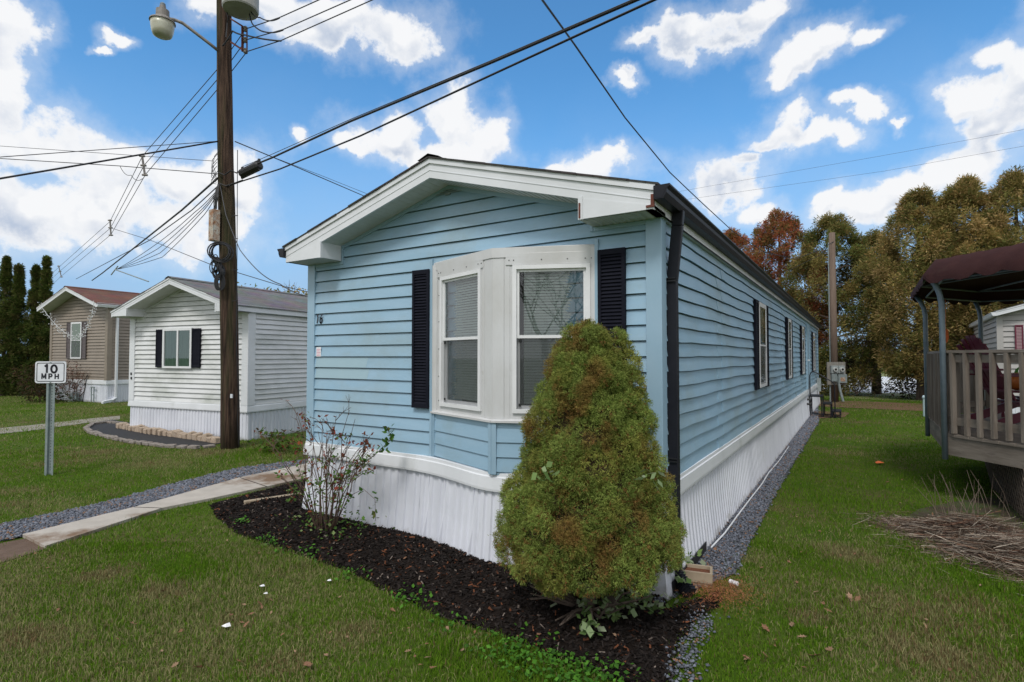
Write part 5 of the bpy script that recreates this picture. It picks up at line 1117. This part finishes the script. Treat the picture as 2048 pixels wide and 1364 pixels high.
b = MB(); mbox(b,1667,1684,748,765,.19,.32); bb_ = b.build('breaker_box', M['galv'], U2); b = MB(); mbox(b,1671,1680,754,762,.322,.326); b.build('rust_stain', M['rust'], bb_)

# ---------------------------------------------------------------- back steps
T = empty('metal_steps', (-1.25, 19.3, 0), 0, 'black metal steps with a bent handrail at the side door of the blue home', 'steps')
b = MB()
for (x0,x1,z) in ((.0,.36,.65),(.36,.60,.43),(.60,.84,.21)):
    t_ = MB(); t_.box(x0,x1,0,.9,z-.03,z); t_.build('tread', M['black'], T)
    for x in (x0+.02,x1-.02):
        for y in (.02,.88): b.box(x-.015,x+.015,y-.015,y+.015,0,z-.03)
b.box(.0,.84,.005,.035,.0,.03); b.box(.0,.84,.865,.895,.0,.03); b.build('leg_frame', M['black'], T)
b = MB(); b.tube([(.03,.0,.02),(.03,.0,1.28),(.07,.0,1.38),(.14,.0,1.40),(.22,.0,1.36),(.62,.0,1.10),(.68,.0,1.03),(.69,.0,.95),(.69,.0,.02)], .018, 6); b.build('handrail', M['black'], T)

# ---------------------------------------------------------------- speed sign
sp_ = gr(97, 951); T = empty('speed_limit_sign', sp_, R_(YAW)+.10, 'white 10 MPH sign on a green-grey steel channel post in the grass', 'sign')
Zs = 8.6; kx = Zs/FPX
b = MB(); zt = 1.70
prf_ = [(-.062,.006),(-.062,-.0),(-.030,-.0),(-.022,.032),(.022,.032),(.030,0),(.062,0),(.062,.006),(.035,.006),(.026,.038),(-.026,.038),(-.035,.006)]
b.prism([(x,y,-.2) for x,y in prf_], (0,0,zt+.2)); po = b.build('channel_post', M['galv'], T)
hl = MB()
for k in range(34): z = .08+k*.0455; hl.prism([(.006*math.cos(a),.0315,z+.009*math.sin(a)) for a in [i*math.pi/3 for i in range(6)]], (0,-.0008,0))
hl.build('post_holes', M['dark'], po)
zc = H-(747-714)*kx+.02; hw, hh = .225, .17
def rrect(w_, h_, r, y, n=6): return [(sx*(w_-r)+r*math.cos(a0+i*math.pi/2/n), y, sz_*(h_-r)+r*math.sin(a0+i*math.pi/2/n)) for (sx,sz_,a0) in ((1,1,0),(-1,1,math.pi/2),(-1,-1,math.pi),(1,-1,1.5*math.pi)) for i in range(n+1)]
b = MB(); b.prism([(x,-.010,z+zc) for x,_,z in rrect(hw,hh,.035,0)], (0,.006,0)); sgn = b.build('sign_plate', M['signwhite'], T)
b = MB(); o1, o2 = rrect(hw-.022,hh-.022,.028,0), rrect(hw-.033,hh-.033,.020,0); n = len(o1)
b.add([(x,-.0115,z+zc) for x,_,z in o1+o2], [(i,(i+1)%n,(i+1)%n+n,i+n) for i in range(n)]); b.build('sign_border', M['signblack'], sgn)
lettering('sign_text', '10', 0, zc+.052, -.0122, .125, .030, [-.062,.05], M['signblack'], sgn, sx=1.2)
lettering('sign_text', 'MPH', 0, zc-.066, -.0122, .082, .0195, [-.095,.0,.092], M['signblack'], sgn, sx=.92)
b = MB()
for z in (zc+.15, zc-.15): b.lathe([(.0,0),(.014,0),(.010,.006),(0,.007)], (0,0,0), 10) if 0 else b.tube([(0,-.017,z),(0,-.010,z)], .013, 8)
build_parts(b, 'bolt', M['galv'], sgn)

# ---------------------------------------------------------------- edging stones of the dark bed
def block(seed, mat):
    r = random.Random(seed); b = MB(); b.box(-.5,.5,-.5,.5,0,1); b.v = [(x+r.uniform(-.09,.09), y+r.uniform(-.09,.09), z*(1+r.uniform(-.18,.1))) for x,y,z in b.v]; return b
protos = {}
def put_stone(kind, p, rot, sc, label, group, first={}):
    key = (kind, random.randrange(4))
    if key not in first: o = block(hash(key[1])+5, None).build('edging_stone', M['edgestone' if kind else 'stonegrey'], None, bevel=.12); first[key] = o
    else: o = first[key].copy(); C.objects.link(o)
    o.location = p; o.rotation_euler = (random.uniform(-.06,.06), random.uniform(-.06,.06), rot); o.scale = sc; tag(o, label, 'edging stone', group)
def along(pts, step, kind, label, group, sz_):
    P = [gr(*p) for p in pts]
    for a, c in zip(P[:-1], P[1:]):
        n_ = max(1, round((c-a).length/step)); ang = math.atan2(c.y-a.y, c.x-a.x)
        for k in range(n_): q = a.lerp(c, (k+.5)/n_); q.z = 0; s = random.uniform(.8,1.15); put_stone(kind, q, ang+random.uniform(-.12,.12), (sz_[0]*s, sz_[1]*random.uniform(.85,1.15), sz_[2]*random.uniform(.8,1.2)), label, group)
along([(250,849),(215,846),(185,850),(172,858),(180,866),(200,872),(250,884),(330,895),(400,898),(436,893)], .25, 0, 'pale rough fieldstone in the outer edging row of the black bed by the white home', 'outer edging stones of the black bed', (.24,.12,.065))
along([(238,856),(262,861),(300,868),(350,874),(400,881),(438,887)], .22, 1, 'tan square block in the inner edging row against the white skirting', 'inner edging blocks of the black bed', (.19,.16,.15))

# ---------------------------------------------------------------- items near the tan home
T0 = gr(165, 804)
b = MB(); b.tube([(0,0,0),(.38,.0,1.05)], .014, 6); b.tube([(.38,0,1.05),(.40,0,1.12)], .02, 6); o = b.build('garden_stake', M['rubber']); o.location = T0; tag(o, 'black stake leaning against the white skirting of the tan home', 'garden stake')
b = MB()
for k in range(26):
    c0 = Vector((random.gauss(0,.16),random.gauss(0,.1),random.uniform(.05,.28))); a0 = random.random()*6; ax1 = Vector((math.cos(a0),math.sin(a0),random.gauss(0,.3))); ax2 = Vector((random.gauss(0,.3),random.gauss(0,.3),1)); r = random.uniform(.12,.26)
    pp_ = [c0+ax1*(r*math.cos(i*.63))+ax2*(r*.6*math.sin(i*.63)) for i in range(11)]; pp_ = [Vector((v.x,v.y,max(.01,v.z))) for v in pp_]; b.tube(pp_, .011, 4, cap=False)
o = b.build('wire_coil', M['galv']); o.location = gr(152, 803); tag(o, 'tangled grey wire coil lying beside the tan home skirting', 'wire coil')
b = MB(); b.box(-.13,-.10,0,.03,.0,.62); b.box(.10,.13,0,.03,.0,.62); b.box(-.16,.16,-.01,.04,.60,.64); b.box(-.10,.10,0,.02,.30,.33); o = b.build('metal_hose_rack', M['galv']); o.location = gr(184, 805); tag(o, 'small grey metal rack in front of the tan home skirting', 'rack')
b = MB(); b.tube([(0,0,0),(0,0,.28)], .012, 6); b.lathe([(.07,.28),(.08,.33),(.03,.38),(0,.385)], (0,0,0), 10); o = b.build('garden_light', M['black']); o.location = gr(79, 799); tag(o, 'small dark solar garden light beside the tan home', 'garden light')
q0, q1, q2 = at(82,612,20.6), at(150,672,20.7), at(188,606,20.0); b = MB(); P_ = []
for k in range(41): t = k/40; P_.append(q0*(1-t)**2+(q1*2-(q0+q2)/2)*2*t*(1-t)+q2*t*t-q0)
b.tube(P_, .008, 4)
for p in P_:
    for j in range(5): e = p+Vector((random.gauss(0,.07),random.gauss(0,.04),random.gauss(-.05,.09))); b.box(e.x-.011,e.x+.011,e.y-.011,e.y+.011,e.z-.012,e.z+.012)
o = b.build('string_lights', M['vinylframe']); o.location = q0; tag(o, 'white string lights drooping across the front of the tan home', 'string lights')

# ---------------------------------------------------------------- deck, canopy and what stands on it
DP = [(1.05,11.55),(1.01,9.10),(2.45,7.40),(4.6,7.4),(5.8,8.6),(5.8,11.6),(4.6,12.9),(1.96,12.95)]
T = empty('deck', (0,0,0), 0, 'raised weathered grey wooden deck with vertical railing at the right edge', 'deck')
def offp(poly, d):
    out = []; n = len(poly)
    for i in range(n):
        a, b_, c = Vector(poly[i-1]), Vector(poly[i]), Vector(poly[(i+1)%n]); d1, d2 = (b_-a).normalized(), (c-b_).normalized(); n1, n2 = Vector((-d1.y,d1.x)), Vector((-d2.y,d2.x)); m_ = (n1+n2).normalized(); q = b_-m_*(d/m_.dot(n1)); out.append((q.x,q.y))
    return out
ccw = offp(DP, .05); cen = Vector((3.4,10.2))
if (Vector(ccw[0])-cen).length < (Vector(DP[0])-cen).length: offs = lambda d: offp(DP, -d)
else: offs = lambda d: offp(DP, d)
b = MB(); y = 7.3
fl = offs(.035)
def clip_x(y0):
    xs = []
    for i in range(len(fl)):
        (xa,ya),(xb,yb) = fl[i], fl[(i+1)%len(fl)]
        if (ya > y0) != (yb > y0): xs.append(xa+(xb-xa)*(y0-ya)/(yb-ya))
    return (min(xs), max(xs)) if len(xs) >= 2 else None
while y < 13:
    a_, c_ = clip_x(y+.005), clip_x(y+.135)
    if a_ and c_: b.prism([(a_[0],y,.82),(a_[1],y,.82),(c_[1],y+.135,.82),(c_[0],y+.135,.82)], (0,0,.032))
    y += .141
b.build('floor', M['deckwoodh'], T)
for i in range(8):
    a, c = Vector((*DP[i],.70)), Vector((*DP[(i+1)%8],.70)); b = MB(); b.beam(a, c, .038, .24); b.build('fascia_board', M['deckwoodh'], T)
def railing(a, c, n_b):
    a = Vector((*a,0)); c = Vector((*c,0)); d = (c-a).normalized(); n = Vector((d.y,-d.x,0)); 
    if (a+n-Vector((cen.x,cen.y,0))).length < (a-Vector((cen.x,cen.y,0))).length: n = -n
    inn = -n*.03
    b = MB(); b.beam(a+inn+Vector((0,0,1.92)), c+inn+Vector((0,0,1.92)), .12, .035); b.build('rail_cap', M['deckwoodh'], T)
    b = MB(); b.beam(a+inn+Vector((0,0,1.83)), c+inn+Vector((0,0,1.83)), .038, .10); b.beam(a+inn+Vector((0,0,1.02)), c+inn+Vector((0,0,1.02)), .038, .10); b.build('rail', M['deckwoodh'], T)
    L_ = (c-a).length
    for k in range(n_b):
        q = a+d*(L_*(k+.5)/n_b)+n*.012+Vector((random.gauss(0,.004),0,0)); b = MB(); zb_ = .865+random.uniform(-.012,.012); b.beam(q+Vector((0,0,zb_)), q+Vector((random.gauss(0,.004),0,1.90)), .036, .058, (n.x,n.y,0)); b.build('baluster', M['deckwood'], T)
railing(DP[0], DP[1], 14); railing(DP[1], DP[2], 13); railing(DP[2], DP[3], 14); railing(DP[7], DP[0], 11); railing(DP[6], DP[7], 12)
for i in (0,1,2,7):
    b = MB(); q = Vector((*DP[i],0)); qi = q+(Vector((cen.x,cen.y,0))-q).normalized()*.09; b.beam(qi+Vector((0,0,.6)), qi+Vector((0,0,1.90)), .085, .085, (1,0,0)); b.build('rail_post', M['deckwood'], T)
for (x,y) in ((1.75,9.7),(1.75,8.6),(2.9,8.2),(4.5,8.3),(5.2,10),(2.2,12.4),(4.4,12.3)): b = MB(); b.box(x-.05,x+.05,y-.05,y+.05,0,.82); b.build('support_post', M['deckwood'], T)
# lattice skirt
lt = MB()
def lattice(a, c, z0, z1):
    a = Vector((*a,0)); c = Vector((*c,0)); L_ = (c-a).length; d = (c-a).normalized(); hgt = z1-z0
    for sg, off in ((1,0),(-1,.008)):
        s = -hgt
        while s < L_+hgt:
            s0, s1 = (s, s+hgt) if sg > 0 else (s+hgt, s); za, zb_ = z0, z1
            def cl(sa, za, sb, zb__):
                if sa < 0: t = -sa/(sb-sa); za = za+(zb__-za)*t; sa = 0
                if sa > L_: t = (L_-sa)/(sb-sa); za = za+(zb__-za)*t; sa = L_
                return sa, za
            if not (max(s0,s1) <= 0 or min(s0,s1) >= L_):
                p = cl(s0,za,s1,zb_); q = cl(s1,zb_,s0,za); n = Vector((d.y,-d.x,0))*off
                P0 = a+d*p[0]+Vector((0,0,p[1]))+n; P1 = a+d*q[0]+Vector((0,0,q[1]))+n
                if (P1-P0).length > .03: lt.beam(P0, P1, .007, .030)
            s += .125
lattice((1.60,10.2), (1.60,8.05), .0, .60); lattice((1.60,8.05), (2.6,7.75), .0, .60); lattice((1.60,10.2), (1.9,12.7), .0, .60)
lt.build('lattice', pm('dark_lattice', (.11,.08,.06), (.16,.12,.09), 6, .85), T)
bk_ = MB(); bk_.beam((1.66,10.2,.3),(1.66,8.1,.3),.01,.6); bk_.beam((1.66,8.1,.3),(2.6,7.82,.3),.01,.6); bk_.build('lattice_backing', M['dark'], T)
# canopy
T = empty('canopy', (0,0,0), 0, 'maroon fabric canopy with scalloped edge on blue-grey steel posts above the deck', 'canopy')
lo, up_, mid = offs(.24), offs(.10), offs(-.5); b = MB(); nside = 24
vs = []; tot = 0
for i in range(8):
    for k in range(nside):
        t = k/nside; L0 = Vector(lo[i]).lerp(Vector(lo[(i+1)%8]), t); U0 = Vector(up_[i]).lerp(Vector(up_[(i+1)%8]), t); M0 = Vector(mid[i]).lerp(Vector(mid[(i+1)%8]), t)
        seg = (Vector(lo[i])-Vector(lo[(i+1)%8])).length; ns_ = max(2, round(seg/.36)); sc_l = abs(math.sin(math.pi*t*ns_)); rp = .012*math.sin(k*2.3+i)
        c0 = Vector((cen.x, cen.y)); lo3 = L0+(c0-L0).normalized()*(-.01*math.sin(k*3))
        vs += [(lo3.x,lo3.y,2.885-.085*sc_l**.6), (L0.x,L0.y,2.93+rp*.5), (L0.lerp(U0,.6).x,L0.lerp(U0,.6).y,3.05+rp), (U0.x,U0.y,3.13+rp*.5), (M0.x,M0.y,3.19+rp), (cen.x,cen.y,3.28)]
n = 8*nside; b.add(vs, [(i*6+j, ((i+1)%n)*6+j, ((i+1)%n)*6+j+1, i*6+j+1) for i in range(n) for j in range(5)]); b.build('canopy_cover', M['canvas'], T, smooth=True)
ins_ = offs(.03); pin = offs(.045); pout = offs(.17)
for i in range(8):
    p = Vector((*pin[i],0)); e = Vector((*pout[i],0)); b = MB(); z0 = .52 if i in (0,1,2) else .85
    b.tube([p+Vector((0,0,z0)), p+Vector((0,0,2.55)), p.lerp(e,.15)+Vector((0,0,2.68)), p.lerp(e,.5)+Vector((0,0,2.80)), e+Vector((0,0,2.90))], .034, 8); b.build('canopy_post', M['steelblue'], T, smooth=True)
b = MB(); 
for i in range(8): b.tube([(*up_[i],3.05),(*up_[(i+1)%8],3.05)], .016, 6); b.tube([(*ins_[i],2.86),(*ins_[(i+1)%8],2.86)], .014, 6); b.tube([(*up_[i],3.05),(cen.x,cen.y,3.25)], .016, 6)
b.build('canopy_frame', M['steelblue'], T)
# maroon chair
T = empty('patio_chair', (1.97, 10.42, .855), R_(108), 'maroon wooden slat-backed patio chair on the deck', 'chair'); T.scale = (1.15, 1.15, 1.17)
for k in range(6):
    b = MB(); x = -.25+.1*k; hgt = .98+.14*math.cos((k-2.5)*.55); b.beam((x*.8,.18,.34),(x*1.08,.52,hgt),.085,.018,(0,-1,.3)); b.build('back_slat', M['maroon'], T)
b = MB(); b.beam((-.30,.36,.70),(.30,.36,.70),.06,.025); b.beam((-.28,.25,.45),(.28,.25,.45),.06,.025); b.build('back_rail', M['maroon'], T)
for k in range(6): b = MB(); b.beam((-.28,-.38+.1*k,.42-.022*k),(.28,-.38+.1*k,.42-.022*k),.085,.02); b.build('seat_slat', M['maroon'], T)
for s in (-1,1):
    b = MB(); b.box(s*.33-.05,s*.33+.05,-.42,.40,.62,.64); b.build('armrest', M['maroon'], T)
    b = MB(); b.beam((s*.33,-.36,.02),(s*.33,-.36,.62),.08,.025,(0,1,0)); b.beam((s*.30,.42,.05),(s*.30,-.42,.40),.025,.10); b.build('leg', M['maroon'], T)
# pumpkin on a small stand
px_ = Vector((2.2, 11.9, .855)); b = MB(); b.box(-.18,.18,-.18,.18,.42,.45)
for sx in (-1,1):
    for sy in (-1,1): b.box(sx*.15-.02,sx*.15+.02,sy*.15-.02,sy*.15+.02,0,.42)
o = b.build('side_table', M['maroon']); o.location = px_; tag(o, 'small maroon side table holding the pumpkin on the deck', 'side table')
T = empty('pumpkin', px_+Vector((0,0,.45)), 0, 'orange pumpkin decoration on the deck behind the railing', 'pumpkin'); vs = []; nn2 = 40
b = MB()
for j in range(9):
    ph = math.pi*j/8
    for k in range(nn2): a = 2*math.pi*k/nn2; r = .18*math.sin(ph)*(1+.07*math.cos(a*9)); b.v.append((r*math.cos(a), r*math.sin(a), .15-.145*math.cos(ph)))
for j in range(8):
    for k in range(nn2): a0 = j*nn2+k; a1 = j*nn2+(k+1)%nn2; b.f.append((a0,a1,a1+nn2,a0+nn2))
b.build('gourd', M['pumpkin'], T, smooth=True); b = MB(); b.tube([(0,0,.28),(.01,0,.34),(.04,0,.37)],[.03,.018,.015],7); b.build('stem', M['curtaing'], T)
q = at(1889, 657, 9.3); b = MB(); b.add([(0,0,0),(.05,.02,-.02),(.06,.02,-.16),(.03,.01,-.25),(.0,0,-.20),(0,.02,0),(.05,.04,-.02),(.06,.04,-.16),(.03,.03,-.25),(0,.02,-.2)], [(0,1,2,3,4),(5,6,7,8,9),(0,1,6,5),(1,2,7,6),(2,3,8,7),(3,4,9,8),(4,0,5,9)]); b.tube([(.02,.01,0),(.02,.01,.5)],.003,4); o = b.build('hanging_ornament', M['orange']); o.location = q; tag(o, 'orange ornament hanging between the two left canopy posts', 'ornament')

# ---------------------------------------------------------------- small things on the ground
p = gr(1851, 833); b = MB(); b.lathe([(.0,-.1),(.062,-.1),(.062,.56),(.074,.56),(.078,.575),(.078,.62),(.05,.655),(.0,.66)], n=16); o = b.build('cleanout_pipe', M['pvc']); o.location = p; tag(o, 'pale blue-white capped pipe standing in the lawn', 'pipe')
p = gr(1467, 1170, .02); b = MB(); b.tube([(-.03,.01,.02),(.035,-.01,.02)], .017, 10); o = b.build('pipe_cap', M['paper']); o.location = p; tag(o, 'short white pipe end lying at the lawn edge by the splash trough', 'pipe end')
# wooden trough under the downspout
q = gr(1385, 1178); T = empty('splash_trough', (q.x-.02, q.y+.10, .03), R_(12), 'short wooden trough full of brown needles under the black downspout', 'trough'); b = MB(); b.box(-.17,.13,-.06,-.04,0,.09); b.box(-.17,.13,.10,.12,0,.09); b.box(.13,.15,-.06,.12,0,.09); b.box(-.17,.15,-.06,.12,-.02,.012); b.build('trough_box', M['plank'], T)
b = MB(); b.box(-.17,.13,-.04,.10,.012,.065); b.build('needle_fill', pm('brown_needles', (.20,.07,.03), (.12,.045,.02), 60, .95, .02, 90), T)
def log(name, label, a, c, w_, h_, mat, z=.1): 
    p0, p1 = gr(*a), gr(*c); p0.z = p1.z = 0; b = MB(); b.beam(Vector((0,0,h_/2)), (p1-p0)+Vector((0,0,h_/2)), w_, h_); o = b.build(name, M[mat], bevel=.008); o.location = p0+Vector((0,0,z)); return tag(o, label, 'timber')
log('edging_timber', 'thin pale timber lying across the mulch left of the rose bush', (488,1022), (604,1004), .07, .04, 'plank', .08)
log('edging_timber', 'weathered timber stub poking out of the mulch below the spruce', (1242,1205), (1216,1252), .08, .05, 'bark', .10)
# plastic edging and white tube along the skirting
b = MB(); P_ = [gr(x,y) for x,y in ((1392,1150),(1402,1128),(1420,1098),(1432,1082))]; P_ = [Vector((min(p.x,-1.0),p.y,0)) for p in P_]; P_ = [Vector((-1.225,y,.0)) for y in (4.28,4.6,5.0,5.4)]
for a, c in zip(P_[:-1], P_[1:]): b.beam(a-P_[0]+Vector((0,0,.05)), c-P_[0]+Vector((0,0,.045)), .008, .13)
o = b.build('plastic_edging', M['rubber']); o.location = P_[0]; tag(o, 'black plastic edging strip at the foot of the skirting near the downspout', 'edging')
b = MB(); b.tube([(0,0,.03),(.03,.5,.04),(.02,1.2,.03),(.03,2.2,.04),(.03,3.1,.03),(.01,4.0,.03),(.03,5.2,.03),(.015,7,.03)], .008, 6); o = b.build('white_tube', M['band'] if 'band' in M else M['white']); o.location = (-1.20, 5.5, 0); tag(o, 'white tube lying along the foot of the long skirting', 'tube')
# fallen leaves
def leafmesh(mat, seed):
    r = random.Random(seed); pts = [(0,-.5),(.18,-.32),(.14,-.18),(.34,-.05),(.22,.06),(.30,.26),(.12,.24),(0,.5),(-.13,.26),(-.32,.22),(-.20,.04),(-.33,-.10),(-.13,-.2),(-.17,-.34)]
    b = MB(); b.add([(0,0,.02)]+[(x,y,.10*abs(x)*r.uniform(.5,2.5)+.10*y*y*r.uniform(-1,3)+r.uniform(0,.05)) for x,y in pts], [(0,i+1,(i+1)%14+1) for i in range(14)]); return b.build('fallen_leaf', mat)
lp_ = [leafmesh(M['deadleaf'],1), leafmesh(M['deadleaf'],2), leafmesh(M['deadleaf2'],3), leafmesh(M['deadleaf'],4)]; used = [False]*4
LP = [(330,1088,1),(268,1160,1),(300,1176,1),(325,1190,1),(386,1193,1),(520,1216,1.2),(503,1236,1),(484,1254,1),(492,1258,1),(462,1238,1),(565,1278,.9),(541,1208,.9),(615,1340,2),(350,1340,1.2),(365,1350,1.2),(397,1345,1.3),(652,1320,1.2),(785,1228,1),(816,1312,1),(855,1325,1.2),(925,1310,1),(895,1265,.9),(865,1346,1.3),
 (1594,1172,1),(1632,1192,1.2),(1700,1202,2),(1716,1206,1.6),(1753,1226,1.4),(1584,1258,1.6),(1531,1265,1.5),(1605,1283,1.4),(1660,1308,1.2),(1492,1325,1.8),(1530,1320,1.4),(1630,1322,2.3),(1735,1302,1.3),(1578,1130,1),(1710,1114,.9),(1524,1142,.9),(1780,1252,1),(1850,1260,1),(1900,1350,1.2),(1646,1215,1.4),(1657,1230,1.2),(1640,1068,.9),(1600,1050,.9),
 (1360,1190,2),(1375,1196,2),(1348,1188,1.8),(1392,1188,1.8),(1108,1198,2.2),(1165,1190,1.6),(1430,1105,1.6),(1425,1140,1.4),(1455,1050,1.4),(1470,1015,1.2),(1400,1168,1.5),(720,1120,1),(835,1075,1),(905,1088,1),(980,1155,1),(930,1112,1),(700,1080,1),(660,1072,1.2),(810,1140,.9),(560,1050,.9),(455,1010,1)]
for i in range(130): LP.append((random.uniform(60,2040), random.uniform(960,1360), random.uniform(.5,1.0)))
for (x, y, s) in LP:
    q = gr(x, y); k = random.randrange(4); inb = inpoly(np.array([q.x]), np.array([q.y]), bed)[0]
    if inpoly(np.array([q.x]), np.array([q.y]), houses[0])[0] or inpoly(np.array([q.x]), np.array([q.y]), walk_poly)[0]: continue
    o = lp_[k] if not used[k] else lp_[k].copy()
    if used[k]: C.objects.link(o)
    used[k] = True; z = float(bed_h(np.array([q.x]), np.array([q.y]))[0])+.012 if inb else .03
    o.location = (q.x, q.y, z); o.rotation_euler = (random.gauss(0,.35), random.gauss(0,.35), random.uniform(0,6.28)); sc0 = .050*s*random.uniform(.8,1.1); o.scale = (sc0*.8, sc0, sc0)
    tag(o, 'curled brown fallen leaf on the black mulch' if inb else 'curled brown fallen leaf on the lawn', 'leaf', 'fallen leaves on the mulch' if inb else 'fallen leaves on the lawn')
for (x, y, wd, label, mt_) in ((452,1252,.075,'largest white paper scrap, nearest the camera in the left lawn','paper'),(524,1172,.05,'thin white paper scrap in the grass, upper of the two close together','paper'),(531,1187,.04,'small white paper scrap in the grass, lower of the two close together','paper'),(658,1161,.045,'white paper scrap with blue mark near the mulch edge','paper'),(1759,926,.16,'crumpled orange and white wrapper on the right lawn','orange')):
    q = gr(x, y, .03); b = MB(); s = wd*.75; b.add([(-s/2,-s*.3,0),(s/2,-s*.35,s*.12),(s*.55,s*.3,0),(0,s*.45,s*.25),(-s*.5,s*.25,s*.05),(0,0,s*.3)], [(0,1,5),(1,2,5),(2,3,5),(3,4,5),(4,0,5)]); 
    if mt_ == 'orange':
        T = empty('wrapper', q, .4, label, 'litter'); b.build('wrapper_sheet', M['orange'], T); b2 = MB(); b2.add([(.0,.0,.055),(.07,.0,.03),(.09,.05,.02),(.02,.06,.05)], [(0,1,2,3)]); b2.build('white_corner', M['paper'], T)
    else: o = b.build('paper_scrap', M[mt_]); o.location = q; tag(o, label, 'litter')
